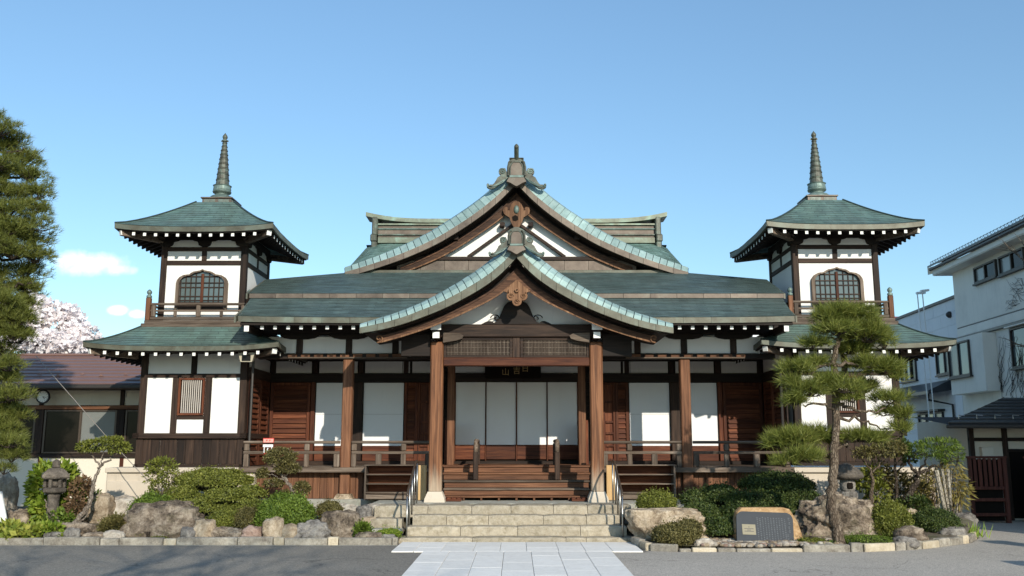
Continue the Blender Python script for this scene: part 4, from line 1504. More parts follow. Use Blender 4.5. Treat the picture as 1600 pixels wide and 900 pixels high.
# wooden steps
tre = [(18.50, .585, .66, 1.50), (18.78, .66, .80, 1.50), (19.06, .80, .945, 1.52), (19.36, .945, 1.09, 1.56), (19.66, 1.09, 1.235, 1.58)]
for i, (y, z0, z1, w) in enumerate(tre):
    if i == 0:
        pb('step_tread', -1.47, 1.47, y, y + .30, z1 - .035, z1, 'warm_x', .008)
        for k in range(7):
            x = -1.05 + .35 * k
            pb('step_leg', x - .02, x + .02, y + .02, y + .25, .571, z1 - .036, 'warm_z', .004)
        continue
    pb('step_tread', -w + .02, w - .02, y - .03, y + .30, z1 - .042, z1, 'grey_x' if i < 3 else 'warm_x', .008)
    pb('step_riser', -w + .04, w - .04, y + .0, y + .03, z0 + .002, z1 - .043, 'warm_x', .004)
for s in (-1, 1):                        # short stair rails
    x = s * .84
    pb('newel_post', x - .055, x + .055, 19.02, 19.13, .95, 1.52, 'dark_z', .015)
    prof = [(x, 19.08, 1.50), (x, 19.06, 1.62), (x, 19.08, 1.70), (x, 19.16, 1.745), (x, 19.4, 1.74), (x, 19.9, 1.74), (x, 20.2, 1.74)]
    MB().tube(prof, [.05, .05, .048, .045, .042, .042, .042], 8).build('stair_rail', M['grey_y'], porch, smooth=True)
    pb('newel_post', x - .045, x + .045, 20.1, 20.19, 1.236, 1.70, 'dark_z', .012)
    pb('stair_rail', x - .03, x + .03, 19.14, 20.09, 1.45, 1.50, 'grey_y')

# ================================================================= GROUND
def sheet(name, poly, z, mat, kind='structure', sub=0):
    mb = MB().add([(x, y, z) for x, y in poly], [list(range(len(poly)))])
    return mb.build(name, M[mat], None, kind=kind)


sheet('ground', [(-600, -300), (600, -300), (600, 1200), (-600, 1200)], 0, 'ground')
KL = 15.70
RK = [(1.98, 15.75), (2.12, 14.92), (2.55, 14.78), (5.6, 14.78), (6.6, 15.2), (7.75, 16.1), (8.35, 17.0), (8.55, 18.6)]
sheet('asphalt_lot', [(-16, -6), (-1.46, -6), (-1.46, 14.62), (-1.96, 14.62), (-1.96, KL - .02), (-16, KL - .02)], .004, 'asphalt')
sheet('old_asphalt', [(1.48, -6), (16, -6), (16, 30), (9.2, 30), (8.62, 18.7), (8.40, 17.0), (7.8, 16.07), (6.62, 15.16), (5.6, 14.74), (2.52, 14.74), (2.08, 14.86), (1.98, 14.62), (1.48, 14.62)], .004, 'asphalt_old')
# pavers of the approach path
path = empty('stone_path', (0, 14, 0), kind='structure')
mb = MB().add([(-1.46, -6, .006), (1.48, -6, .006), (1.48, 14.62, .006), (1.98, 14.62, .006), (1.98, 16.1, .006), (-1.96, 16.1, .006), (-1.96, 14.62, .006), (-1.46, 14.62, .006)], [list(range(8))])
mb.build('path_bed', M['concrete'], path)
pw = 2.94 / 7
paver_meshes = {}


def paver(x0, x1, y0, y1):
    k = (round(x1 - x0, 3), round(y1 - y0, 3))
    if k not in paver_meshes:
        paver_meshes[k] = MB().box(-k[0] / 2 + .003, k[0] / 2 - .003, -k[1] / 2 + .003, k[1] / 2 - .003, .0, .022, 0, .004).mesh('paver', [M['paver']])
    inst('paver', paver_meshes[k], ((x0 + x1) / 2, (y0 + y1) / 2, .0085 + random.uniform(-.001, .001)), path)


for c in range(7):
    x0 = -1.455 + pw * c
    y = 14.615
    y -= [.45, 1.1, .72, 1.35, .55, 1.02, .8][c]
    paver(x0, x0 + pw, y, 14.615)
    while y > 5:
        L = .9 if (c + int(y)) % 3 else 1.2
        paver(x0, x0 + pw, y - L, y)
        y -= L
xa = -1.95
for w, L in zip((.35, .42, .5, .42, .42, .5, .42, .42, .48), (.7, .5, .9, .62, .8, .55, .7, .9, .6)):
    x2 = min(xa + w, 1.97)
    paver(xa, x2, 14.617, 14.617 + L)
    paver(xa, x2, 14.617 + L, 15.98)
    xa = x2


def zbed(x, y):
    t = max(0, min(1, (y - 15.9) / 2.4))
    if x > 0:
        t = max(0, min(1, (y - 15.2) / 3.2))
    return .07 + .32 * t * t * (3 - 2 * t) + .03 * noise.noise((x * .9, y * .9, 3))


def bed(name, inside, x0, x1, y0, y1, nx, ny, frontf):
    mb = MB()
    vs, fs = [], []
    for j in range(ny + 1):
        for i in range(nx + 1):
            x = x0 + (x1 - x0) * i / nx
            ya = frontf(x)
            y = ya + (y1 - ya) * j / ny
            vs.append((x, y, zbed(x, y)))
    for j in range(ny):
        for i in range(nx):
            a = j * (nx + 1) + i
            fs.append([a, a + 1, a + nx + 2, a + nx + 1])
    mb.add(vs, fs)
    return mb.build(name, M['soil'], None, smooth=True, kind='structure')


def front_r(x):
    return float(np.interp(x, [p[0] for p in RK], [p[1] for p in RK])) + .07


bed('garden_bed', None, -13, -1.99, KL, 19.6, 60, 24, lambda x: KL + .06)
bed('garden_bed', None, 2.13, 8.5, 14.8, 19.6, 40, 24, front_r)

# kerbs in separate stones
kerb = empty('garden_kerb', (-7, KL, 0), 'low kerb of worn grey and buff stones along the left garden bed', 'kerb')
x = -12.6
i = 0
while x < -2.0:
    w = [.85, .22, 1.0, .62, .2, .8, .2, .95, .9, .3][i % 10] * random.uniform(.85, 1.1)
    x2 = min(x + w, -1.99)
    MB().box(x + .006, x2 - .006, KL + random.uniform(-.012, .012), KL + .14, -.02, .125 + random.uniform(-.02, .012), 0, .014).build('kerb_stone', M['kerb_pale'] if w < .3 else M['kerb'], kerb)
    x = x2
    i += 1
kerb2 = empty('garden_kerb', (5, 14.8, 0), 'curving kerb of buff and grey stones round the right garden bed', 'kerb')
kl = [0]
for a, b in zip(RK, RK[1:]): kl.append(kl[-1] + math.hypot(b[0] - a[0], b[1] - a[1]))


def onk(s): return (float(np.interp(s, kl, [p[0] for p in RK])), float(np.interp(s, kl, [p[1] for p in RK])))


s_ = 0
i = 0
while s_ < kl[-1] - .1:
    w = [.5, .35, .45, .2, .4, .3, .55, .5, .75, .2, .6, .22, .34][i % 13]
    a, b = onk(s_ + .008), onk(min(s_ + w - .008, kl[-1]))
    top = .125 if not (1.2 < s_ < 3.2) else .055
    h = top + random.uniform(-.02, .015)
    MB().beam((a[0], a[1] + .06, h / 2 - .01), (b[0], b[1] + .06, h / 2 - .01), .13, h + .02, 0, (0, 0, 1), .014).build('kerb_stone', M['kerb_pale'] if i % 3 == 1 else M['kerb'], kerb2)
    s_ += w
    i += 1
# thin white edging line in front of the kerbs
sheet('edge_strip', [(-12.6, KL - .10), (-1.99, KL - .10), (-1.99, KL - .02), (-12.6, KL - .02)], .009, 'concrete')

# ================================================================= STONE STEPS, LANDING, PODIUMS
steps = empty('stone_steps', (0, 16.6, 0), 'weathered stone steps with worn blocks leading up from the pale path', 'steps')


def worn(x0, x1, y0, y1, z0, z1, m='step', par=None, name='step_block', amp=.012):
    nx = max(2, int((x1 - x0) / .12))
    mb = MB().box(x0 + .004, x1 - .004, y0, y1, z0, z1, 0, .018)
    t = MB()
    prof = [(y1, z0), (y0, z0), (y0, z0 + (z1 - z0) * .35), (y0, z0 + (z1 - z0) * .7), (y0 + .004, z1 - .02), (y0 + .02, z1 - .003), (y0 + .05, z1), (y1, z1)]
    n = len(prof)
    vs, fs = [], []
    for i in range(nx + 1):
        x = x0 + .004 + (x1 - x0 - .008) * i / nx
        for (y, z) in prof:
            d = amp * noise.noise((x * 4, y * 3 + 7, z * 9)) if y < y1 - .01 else 0
            ex = .012 if i in (0, nx) else 0
            vs.append((x, y + d * 1.2 + ex * (y < y1 - .01), z + (d * .7 - ex if z > z0 + .02 else 0)))
    for i in range(nx):
        for k in range(n - 1):
            fs.append([i * n + k, (i + 1) * n + k, (i + 1) * n + k + 1, i * n + k + 1])
    fs.append([k for k in range(n)])
    fs.append([nx * n + k for k in range(n)][::-1])
    t.add(vs, fs)
    return t.build(name, M[m], par or steps)


def row(cuts, y0, y1, z0, z1, m='step'):
    for a, b in zip(cuts, cuts[1:]):
        worn(a, b, y0 + random.uniform(-.012, .012), y1, z0, z1 + random.uniform(-.006, .006), m)


row([-2.02, -.75, .85, 1.2, 2.02], 16.05, 16.5, 0, .095)
row([-1.93, -.98, .02, 1.12, 1.93], 16.36, 16.9, .05, .258)
row([-1.86, -1.25, -.50, .48, 1.25, 1.86], 16.70, 17.3, .2, .424)
row([-2.6, -1.62, -.82, -.10, .68, 1.3, 2.1], 17.05, 17.6, .36, .572)
MB().box(-2.75, 2.75, 17.6, 21.4, .2, .568).build('landing', M['concrete'], steps)
worn(-3.1, -2.62, 17.25, 18.2, .3, .50, 'concrete')
worn(-2.62, -2.05, 16.75, 17.04, .1, .36, 'step')
worn(-2.62, -2.02, 16.45, 16.74, .1, .20, 'concrete')

pod = MB().box(-8.42, -5.38, 19.05, 22.5, 0, 1.10, 0, .01).build('stone_podium', M['podium'], None, label='pale stone podium with cap slab under the left corner tower', cat='podium')
pod2 = MB().box(5.52, 8.58, 19.05, 22.5, 0, 1.10, 0, .01).build('stone_podium', M['podium'], None, label='pale stone podium under the right corner tower, behind the lanterns', cat='podium')
for p, xs in ((pod, (-8.44, -7.45, -6.35, -5.36)), (pod2, (5.50, 6.5, 7.6, 8.60))):
    for a, b in zip(xs, xs[1:]):
        MB().box(a + .003, b - .003, 18.99, 19.9, 1.102, 1.20, 0, .01).build('cap_stone', M['podium'], p)
    for a, b in zip(xs, xs[1:]):
        MB().box(a + .05, b - .05, 19.02, 19.049, .5, .93, 0, .006).build('face_panel', M['podium'], p)
        MB().box(a + .02, b - .02, 18.97, 19.04, .0, .46, 0, .01).build('base_stone', M['podium'], p)

# ---- duckboards, shelves, handrails
for s, lab in ((-1, 'slatted wooden duckboard left of the porch steps'), (1, 'slatted wooden duckboard right of the porch steps')):
    e = empty('duckboard', (s * 1.27, 18.35, .572), lab, 'duckboard', 'duckboards at the porch steps')
    for i in range(4):
        a = s * 1.27 - .19 + .097 * i
        MB().box(a, a + .083, 18.20, 18.48, .615, .64, 0, .005).build('slat', M['red_y'], e)
    MB().box(s * 1.27 - .19, s * 1.27 + .19, 18.19, 18.215, .573, .614, 0, .004).build('batten', M['red_x'], e)
    MB().box(s * 1.27 - .19, s * 1.27 + .19, 18.44, 18.465, .573, .614, 0, .004).build('batten', M['red_x'], e)
for s, lab in ((-1, 'open weathered shoe shelf with three tiers left of the porch'), (1, 'open weathered shoe shelf with three tiers right of the porch')):
    a, b = (1.98, 3.06) if s < 0 else (1.99, 3.20)
    e = empty('shoe_shelf', (s * 2.5, 18.8, .572), lab, 'shelf', 'shoe shelves beside the porch')
    for x in (a, b - .035):
        MB().box(s * x, s * (x + .035), 18.66, 18.98, .575, 1.24, 0, .005).build('side_panel', M['grey_z'], e)
    for z, m in ((.585, 'grey_x'), (.70, 'grey_x'), (.875, 'grey_x'), (1.06, 'grey_x'), (1.245, 'grey_x')):
        MB().box(s * (a + (.036 if z < 1.2 else -.01)), s * (b - (.036 if z < 1.2 else -.01)), 18.65, 18.975, z, z + .022, 0, .004).build('shelf_board', M[m], e)
    MB().box(s * (a + .036), s * (b - .036), 18.64, 18.66, .59, .68, 0, .004).build('kick_board', M['grey_x'], e)
    MB().box(s * (a + .036), s * (b - .036), 18.976, 18.99, .60, 1.24, 0, 0).build('back_panel', M['red_x'], e)
    MB().box(s * 1.80, s * 1.965, 18.55, 18.60, .575, 1.26, 0, .006).build('upright_board', M['lightboard'], None, label='pale new upright board beside the %s porch post' % ('left' if s < 0 else 'right'), cat='board', group='upright boards at the porch posts')
for s, lab in ((-1, 'stainless steel handrail on the left side of the stone steps'), (1, 'stainless steel handrail on the right side of the stone steps')):
    x = s * 1.86 - .03
    e = empty('handrail', (x, 16.2, 0), lab, 'handrail', 'handrails of the stone steps')
    top = [(x, 16.12, .78), (x, 16.14, .82), (x, 16.2, .87), (x, 17.3, 1.33), (x, 17.36, 1.35), (x, 17.6, 1.36), (x, 17.64, 1.33)]
    MB().tube(top, .021, 8).build('rail', M['bronze_frame'], e, smooth=True)
    for (y, z0, z1) in ((16.12, .02, .79), (16.48, .26, .97), (16.85, .42, 1.12), (17.2, .56, 1.27), (17.64, .56, 1.33)):
        MB().tube([(x, y, z0), (x, y, z1)], .015, 10).build('post', M['steel'], e, smooth=True)

# ---- small fittings: flood lamp, safety sign
e = empty('flood_lamp', (-5.62, 18.95, 3.3), 'beige box flood lamp mounted under the eave corner of the left tower', 'lamp')
fl = MB().add([(-.17, -.16, .12), (.17, -.16, .12), (.12, -.16, -.07), (-.12, -.16, -.07), (-.13, .12, .12), (.13, .12, .12), (.09, .12, -.02), (-.09, .12, -.02)],
              [(0, 1, 5, 4), (1, 2, 6, 5), (2, 3, 7, 6), (3, 0, 4, 7), (4, 5, 6, 7), (0, 3, 2, 1)]).xf(Matrix.Translation((-5.58, 18.9, 3.42)))
fl.build('housing', M['lamp_body'], e)
MB().box(-5.67, -5.49, 18.728, 18.738, 3.37, 3.50, 0, 0).build('lens', M['glass'], e)
MB().tube([(-5.58, 18.95, 3.53), (-5.58, 18.95, 3.66)], .018, 8).build('bracket', M['lamp_body'], e)
sg = empty('safety_sign', (-5.15, 19.05, 1.5), 'small red and white notice hung on the left veranda railing', 'sign')
MB().box(-5.245, -5.02, 19.07, 19.082, 1.705, 1.80, 0, .002).build('red_plate', M['red'], sg)
MB().box(-5.235, -5.03, 19.066, 19.0695, 1.712, 1.785).build('pink_panel', M['pink'], sg)
for x in (-5.165, -5.10):
    MB().beam((x - .012, 19.064, 1.735), (x + .010, 19.064, 1.77), .016, .004).build('lettering', M['red'], sg)
    MB().box(x - .016, x + .016, 19.0625, 19.0655, 1.752, 1.766).build('lettering', M['red'], sg)
MB().box(-5.245, -5.035, 19.075, 19.085, 1.615, 1.672, 0, .002).build('white_plate', M['white_plain'], sg)
for x in (-5.225, -5.07):
    MB().box(x, x + .018, 19.078, 19.086, 1.50, 1.614).build('white_leg', M['white_plain'], sg)
MB().beam((-5.165, 19.09, 1.50), (-5.14, 19.09, 1.60), .03, .02).build('white_bracket', M['white_plain'], sg)
MB().box(-5.22, -5.11, 19.075, 19.12, 1.46, 1.50, 0, .008).build('red_base', M['red'], sg)

# ================================================================= GARDEN STONES
def rock(label, x, y, w, d, h, mat, seed, z0=None, cat='rock', group=None, sharp=.35, flat=0., name='garden_rock', lean=0.):
    """boulder: sphere squashed to w x d x h, broken by noise, foot sunk in the ground"""
    import bmesh
    bm = bmesh.new()
    bmesh.ops.create_icosphere(bm, subdivisions=5 if w > .55 else 4, radius=1)
    sv = Vector((seed * 3.1, seed * 1.7, seed * .9))
    for v in bm.verts:
        p = v.co.copy()
        n1 = noise.noise(p * 1.15 + sv)
        n2 = abs(noise.noise(p * 2.3 + sv * 2))
        n3 = noise.fractal(p * 4.2 + sv, 1.0, 2.1, 5)
        n4 = noise.noise(p * 11 + sv)
        f = 1 + sharp * (.65 * n1 - .55 * n2 + .26 * n3 + .05 * n4) + .02
        # blocky: push towards a box
        m = max(abs(p.x), abs(p.y), abs(p.z))
        f *= (1 + .38 * (1 / max(m, .58) - 1))
        q = p * f
        if flat and q.z > 1 - flat: q.z = 1 - flat + (q.z - 1 + flat) * .2
        zt = (q.z + .55) / 1.5
        v.co = Vector((q.x * w / 2 + lean * zt * h, q.y * d / 2, zt * h))
    me = bpy.data.meshes.new(name)
    bm.to_mesh(me)
    bm.free()
    me.polygons.foreach_set('use_smooth', [True] * len(me.polygons))
    me.materials.append(M[mat])
    o = bpy.data.objects.new(name, me)
    place(o, (x, y, (zbed(x, y) if z0 is None else z0) - .04))
    return tag(o, label, cat, group)


def gx(px, y): return (px - 807) / 1420 * y / 1.026


GR = 'rocks bordering the garden'
rock('large weathered brown boulder, lichen stained, below the cloud pruned hedge', gx(262, 16.5), 16.45, 1.45, .75, .62, 'rock_brown', 41, .05, group=GR, sharp=.36)
rock('small rounded grey stone in front of the big brown boulder', gx(297, 15.98), 15.98, .25, .22, .22, 'rock_grey', 2, .10, group=GR)
rock('upright tan stone leaning on the big brown boulder', gx(323, 16.1), 16.1, .37, .3, .37, 'rock_tan', 3, .08, group=GR)
rock('long low brown stone behind the kerb', gx(358, 16.1), 16.1, .62, .3, .22, 'rock_brown', 4, .08, group=GR)
rock('reddish rounded stone next to the pale standing stone', gx(396, 16.1), 16.1, .36, .3, .24, 'rock_pink', 5, .08, group=GR)
rock('pale pointed standing stone in front of the bright green azalea', gx(429, 16.05), 16.05, .39, .3, .40, 'rock_tan', 6, .08, group=GR, sharp=.22)
rock('mossy tan squarish stone right of the pale standing stone', gx(456, 16.05), 16.05, .31, .28, .29, 'rock_tan', 7, .08, group=GR)
rock('dark sloping boulder beside the mossy tan stone', gx(490, 16.15), 16.15, .62, .45, .33, 'rock_grey', 8, .06, group=GR)
rock('grey brown angular boulder with a pale left face', gx(532, 16.35), 16.35, .72, .5, .50, 'rock_brown', 9, .06, group=GR)
rock('pale angular stone on the bank above the grey boulder', gx(535, 17.3), 17.3, .7, .4, .36, 'rock_pale', 10, group=GR)
rock('flat brown slab stone behind the kerb near the steps', gx(578, 16.0), 16.0, .5, .3, .15, 'rock_brown', 11, .08, group=GR)
rock('small flat grey stone beside the foot of the left handrail', gx(607, 16.05), 16.05, .3, .25, .12, 'rock_grey', 12, .08, group=GR)
rock('bluish grey squared stone stacked left of the landing', gx(570, 17.2), 17.2, .34, .3, .32, 'rock_grey', 13, .28, group=GR, sharp=.2)
rock('buff squared stone at the base of the stone stack', gx(577, 16.9), 16.9, .38, .25, .20, 'rock_tan', 14, .22, group=GR, sharp=.2)
rock('pale flat stone on top of the stack by the landing', gx(586, 17.3), 17.3, .36, .3, .20, 'rock_pale', 15, .42, group=GR, sharp=.25)
rock('cream rounded stone left of the stacked squared stones', gx(549, 17.0), 17.0, .3, .26, .22, 'rock_pale', 16, .2, group=GR)
rock('light grey block stone on the bank by the shelf', gx(490, 17.6), 17.6, .6, .4, .32, 'rock_pale', 18, .25, group=GR)
rock('tan boulder behind the curved little tree trunk', gx(160, 17.4), 17.4, .46, .4, .52, 'rock_tan', 19, group=GR)
rock('pale broad boulder in front of the left podium', gx(190, 17.6), 17.6, .55, .4, .40, 'rock_pale', 20, group=GR)
rock('brown sloping stone between the tan boulder and kerb', gx(125, 16.4), 16.4, .7, .4, .26, 'rock_brown', 21, .1, group=GR)
rock('small bluish rounded stone on the kerb at left', gx(117, 15.95), 15.95, .25, .22, .21, 'rock_grey', 22, .1, group=GR)
rock('small grey flat stone left of the bluish stone', gx(89, 15.95), 15.95, .36, .24, .15, 'rock_grey', 23, .09, group=GR)
rock('light grey pebble boulder among the yellow leaves', gx(181, 15.95), 15.95, .38, .24, .17, 'rock_pale', 24, .09, group=GR)
rock('dark flat stone between the light grey stones', gx(152, 16.0), 16.0, .4, .25, .14, 'rock_brown', 25, .09, group=GR)
rock('mossy stone at the foot of the stone lantern', gx(65, 16.2), 16.2, .35, .3, .25, 'rock_grey', 26, .1, group=GR)
rock('big pale boulder under the left pine', gx(-3, 17.6), 17.6, .62, .6, .95, 'rock_pale', 27, .2, group=GR)
rock('brown flat rock behind the yellow leaved ground plants', gx(30, 17.2), 17.2, .6, .5, .42, 'rock_brown', 28, .1, group=GR)
rock('broad tan boulder with rugged face right of the stone steps', gx(1046, 15.9), 15.9, 1.35, .7, .64, 'rock_tan', 31, .06, group=GR, sharp=.5, flat=.25)
rock('buff kerb boulder in front of the low azalea', gx(1098, 15.0), 15.0, .36, .24, .17, 'rock_pale', 32, .05, group=GR)
rock('rugged grey brown boulder carrying the rustic lantern', gx(1308, 16.35), 16.35, 1.50, .9, .78, 'rock_brown', 33, .05, group=GR, sharp=.6)
rock('brown flat topped stone beside the round clipped shrub', gx(1419, 15.75), 15.75, .52, .34, .26, 'rock_brown', 34, .08, group=GR)
rock('pale grey low stone in front of the brown flat stone', gx(1409, 15.2), 15.2, .42, .28, .15, 'rock_grey', 35, .08, group=GR)
rock('dark stone at the right end of the kerb', gx(1483, 16.3), 16.3, .5, .34, .22, 'rock_grey', 36, .08, group=GR)
rock('tan rounded stone below the twisted tree trunk', gx(1420, 17.2), 17.2, .3, .28, .24, 'rock_tan', 37, group=GR)
rock('grey stone beside the wooden support poles', gx(1506, 17.6), 17.6, .42, .36, .34, 'rock_grey', 38, .1, group=GR)
rock('small round grey stone below the twisted tree', gx(1441, 17.2), 17.2, .22, .2, .2, 'rock_grey', 39, group=GR)

# ---- gate posts of the yard just beyond the right edge; their shadows reach into the lane
for k, (x, y, lab) in enumerate(((9.1, 14.26, 'far stone gate post at the right side of the yard'), (7.98, 11.4, 'near stone gate post at the right side of the yard'))):
    g = empty('gate_post', (x, y, 0), lab, 'post', 'gate posts of the yard')
    MB().box(x - .19, x + .19, y - .19, y + .19, 0, .92, 0, .02).build('shaft', M['concrete'], g)
    MB().box(x - .23, x + .23, y - .23, y + .23, .921, 1.0, 0, .02).build('cap', M['concrete'], g)

# ---- flat pebbles laid in front of the memorial stone
pm = MB()
rng = random.Random(3)
for i in range(620):
    x = rng.uniform(2.95, 5.2)
    y = rng.uniform(14.86, 15.75)
    r = rng.uniform(.032, .08)
    z = zbed(x, y) + .01
    n = 7
    vs = []
    a0 = rng.uniform(0, 6.28)
    for (k, f) in ((0, .75), (.5, 1.), (1, .62)):
        for q in range(n):
            a = a0 + 6.283 * q / n
            rr = r * f * (1 + .22 * math.sin(2 * a + i))
            vs.append((x + rr * math.cos(a), y + rr * .75 * math.sin(a), z + (k - .3) * r * .75))
    vs.append((x, y, z + r * .58))
    fs = [[l * n + q, l * n + (q + 1) % n, (l + 1) * n + (q + 1) % n, (l + 1) * n + q] for l in range(2) for q in range(n)]
    fs += [[2 * n + q, 2 * n + (q + 1) % n, 3 * n] for q in range(n)]
    pm.add(vs, fs, rng.choice((0, 0, 1, 2, 2, 3)))
pm.build('pebbles', [M['rock_pale'], M['rock_grey'], M['rock_tan'], M['rock_pink']], None, smooth=True, kind='stuff', label='pale and grey flat pebbles in front of the memorial stone', cat='pebbles')
pm = MB()
for i in range(420):
    x = rng.uniform(-3.6, -2.05)
    y = rng.uniform(15.84, 16.1)
    r = rng.uniform(.010, .02)
    pm.lathe([(r * .7, -.2 * r), (r, .3 * r), (r * .5, .9 * r)], (x, y, zbed(x, y)), 5)
pm.build('gravel', M['rock_pale'], None, kind='stuff', label='scattered white gravel behind the kerb by the steps', cat='gravel')

# ---- memorial stone with slate plate
ms = empty('memorial_stone', (4.25, 15.5, .1), 'low engraved memorial stone with a dark slate tablet set on brown rock', 'memorial')
x0, x1, zb = 3.68, 4.78, .12
bm_ = MB()
prof = [(3.62, .02), (3.60, .22), (3.66, .48), (3.74, .545), (4.46, .545), (4.56, .52), (4.68, .32), (4.74, .02)]
nn = len(prof)
vs = []
for (y, sc_, sl_) in ((15.36, .95, .38), (15.42, 1.0, .36), (15.66, 1.0, .1), (15.80, .9, 0)):
    for (x, z) in prof:
        xc = 4.18
        vs.append((xc + (x - xc) * sc_ + .02 * noise.noise((x * 5, y * 7, z * 5)), y + .03 * noise.noise((x * 4, z * 6, y)) + z * sl_, .06 + z * (1.04 if sc_ > .91 else .93)))
fs = []
for l in range(3):
    for k in range(nn - 1):
        fs.append([l * nn + k, l * nn + k + 1, (l + 1) * nn + k + 1, (l + 1) * nn + k])
fs += [list(range(nn)), list(range(3 * nn, 4 * nn))[::-1]]
bm_.add(vs, fs)
M['memo_rock'] = stone('honey brown memorial rock', [(.34, (.20, .105, .045)), (.5, (.40, .25, .125)), (.66, (.58, .43, .26))], 4, .5)
bm_.build('rock_body', M['memo_rock'], ms)


def roundrect(x0, x1, z0, z1, r, n=5, wav=0.):
    pts = []
    for (cx, cz, a) in ((x1 - r, z1 - r, 0), (x0 + r, z1 - r, 90), (x0 + r, z0 + r, 180), (x1 - r, z0 + r, 270)):
        for i in range(n + 1):
            t = R(a + 90 * i / n)
            pts.append((cx + r * math.cos(t), cz + r * math.sin(t)))
    return pts


TP = Matrix.Translation((0, 15.365, .165)) @ Matrix.Rotation(R(-20), 4, 'X') @ Matrix.Rotation(R(2), 4, 'Y')
tab = [(x + (.02 if z > .3 else 0), z) for x, z in roundrect(3.60, 4.53, -.02, .555, .11)]
tp = MB().prism(tab, -.03, .02).xf(TP).build('slate_tablet', M['plaque'], ms)
MB().box(3.70, 3.92, -.036, -.031, .17, .34).xf(TP).build('name_plate', M['plate'], tp)
for i, (z, w) in enumerate(((.295, .02), (.268, .15), (.245, .06), (.225, .15))):
    MB().box(3.81 - w / 2, 3.81 + w / 2, -.0375, -.0361, z - .005, z + .005).xf(TP).build('plate_lettering', M['frame_dark'], tp)
rng = random.Random(11)
eng = MB()
for c in range(11):
    x = 3.96 + .045 * c
    z = .47 - rng.uniform(0, .03)
    while z > (.06 if c < 9 else .14):
        w = rng.uniform(.006, .012)
        eng.box(x - w, x + w, -.0325, -.0301, z - .011, z - .011 + rng.uniform(.004, .012))
        eng.box(x - .002, x + .002, -.0328, -.0301, z - .014, z + .004)
        z -= .03
eng.xf(TP).build('engraved_text', M['carved'], tp, kind='stuff')
big = MB()
for (x, z) in ((4.475, .45), (4.48, .38), (4.47, .31), (4.475, .245), (4.44, .18), (4.445, .11)):
    big.beam((x - .018, -.033, z), (x + .018, -.033, z + .014), .006, .006)
    big.beam((x + .004, -.033, z - .022), (x - .004, -.033, z + .026), .006, .006)
    big.beam((x - .015, -.033, z - .018), (x + .016, -.033, z - .022), .006, .006)
big.xf(TP).build('engraved_title', M['carved'], tp)

# ================================================================= STONE LANTERNS
lx, ly = gx(83, 16.9), 16.9
lt = empty('stone_lantern', (lx, ly, .2), 'dark tapering stone lantern with ball finial in the left garden', 'lantern', 'stone lanterns')
MB().lathe([(.125, .0), (.11, .12), (.098, .40), (.105, .52), (.115, .56)], (lx, ly, .22), 12).build('shaft', M['lantern'], lt, smooth=True)
MB().lathe([(.12, .56), (.19, .585), (.215, .61), (.215, .665), (.17, .68)], (lx, ly, .22), 6).build('platform', M['lantern'], lt)
fb = MB()
for i in range(6):
    a = R(60 * i + 30)
    fb.beam((lx + .155 * math.cos(a), ly + .155 * math.sin(a), .90), (lx + .155 * math.cos(a), ly + .155 * math.sin(a), 1.07), .05, .05)
fb.box(lx - .10, lx + .10, ly - .10, ly + .10, .905, 1.06, 0, .03)
fb.build('fire_box', M['lantern'], lt)
MB().lathe([(.10, .83), (.235, .835), (.26, .86), (.255, .905), (.20, .96), (.14, 1.01), (.09, 1.03)], (lx, ly, .22), 6).build('roof', M['lantern'], lt)
MB().lathe([(.055, 1.03), (.08, 1.045), (.07, 1.065), (.06, 1.075), (.075, 1.10), (.07, 1.135), (.04, 1.165), (.008, 1.18)], (lx, ly, .22), 12).build('finial', M['lantern'], lt, smooth=True)

lx, ly = gx(1326, 16.9), 16.9
lt = empty('stone_lantern', (lx, ly, .6), 'rustic stone lantern with mushroom like boulder cap on the rugged rock', 'lantern', 'stone lanterns')
LT = Matrix.Translation((lx, ly, .72)) @ Matrix.Scale(.90, 4) @ Matrix.Translation((-lx, -ly, -.66))
MB().lathe([(.12, .58), (.16, .62), (.19, .66), (.19, .74), (.16, .78)], (lx, ly, 0), 14).xf(LT).build('platform', M['rock_grey'], lt, smooth=True)
MB().lathe([(.13, .78), (.15, .84), (.155, .93), (.14, 1.02)], (lx, ly, 0), 14).xf(LT).build('fire_box', M['rock_grey'], lt, smooth=True)
MB().box(lx - .06, lx + .06, ly - .165, ly - .10, .83, .96, 0, .02).xf(LT).build('opening', M['void'], lt)
cp = MB()
pr = [(.05, 1.0), (.22, 1.01), (.31, 1.04), (.34, 1.09), (.30, 1.15), (.22, 1.22), (.13, 1.29), (.05, 1.33), (.005, 1.34)]
cp.lathe(pr, (lx, ly, 0), 20)
for v in cp.v:
    v.xy = Vector((lx, ly)) + (v.xy - Vector((lx, ly))) * (1 + .22 * noise.noise(Vector(v) * 4))
    v.z += .025 * noise.noise(Vector(v) * 7)
cp.xf(LT).build('cap', M['lantern'], lt, smooth=True)

# ================================================================= FOLIAGE TOOLS
def np_mesh(name, polys, mats, parent=None, wl=(0, 0, 0), **kw):
    """polys: array (N,k,3) in world space"""
    N, k, _ = polys.shape
    wl = Vector(wl)
    me = bpy.data.meshes.new(name)
    V = (polys - np.array(wl)).reshape(-1, 3)
    me.vertices.add(N * k)
    me.vertices.foreach_set('co', V.astype(np.float32).ravel())
    me.loops.add(N * k)
    me.loops.foreach_set('vertex_index', np.arange(N * k, dtype=np.int32))
    me.polygons.add(N)
    me.polygons.foreach_set('loop_start', np.arange(0, N * k, k, dtype=np.int32))
    me.polygons.foreach_set('loop_total', np.full(N, k, dtype=np.int32))
    for m in (mats if isinstance(mats, (list, tuple)) else [mats]): me.materials.append(m)
    me.update(calc_edges=True)
    o = bpy.data.objects.new(name, me)
    place(o, wl, parent)
    return tag(o, **kw)


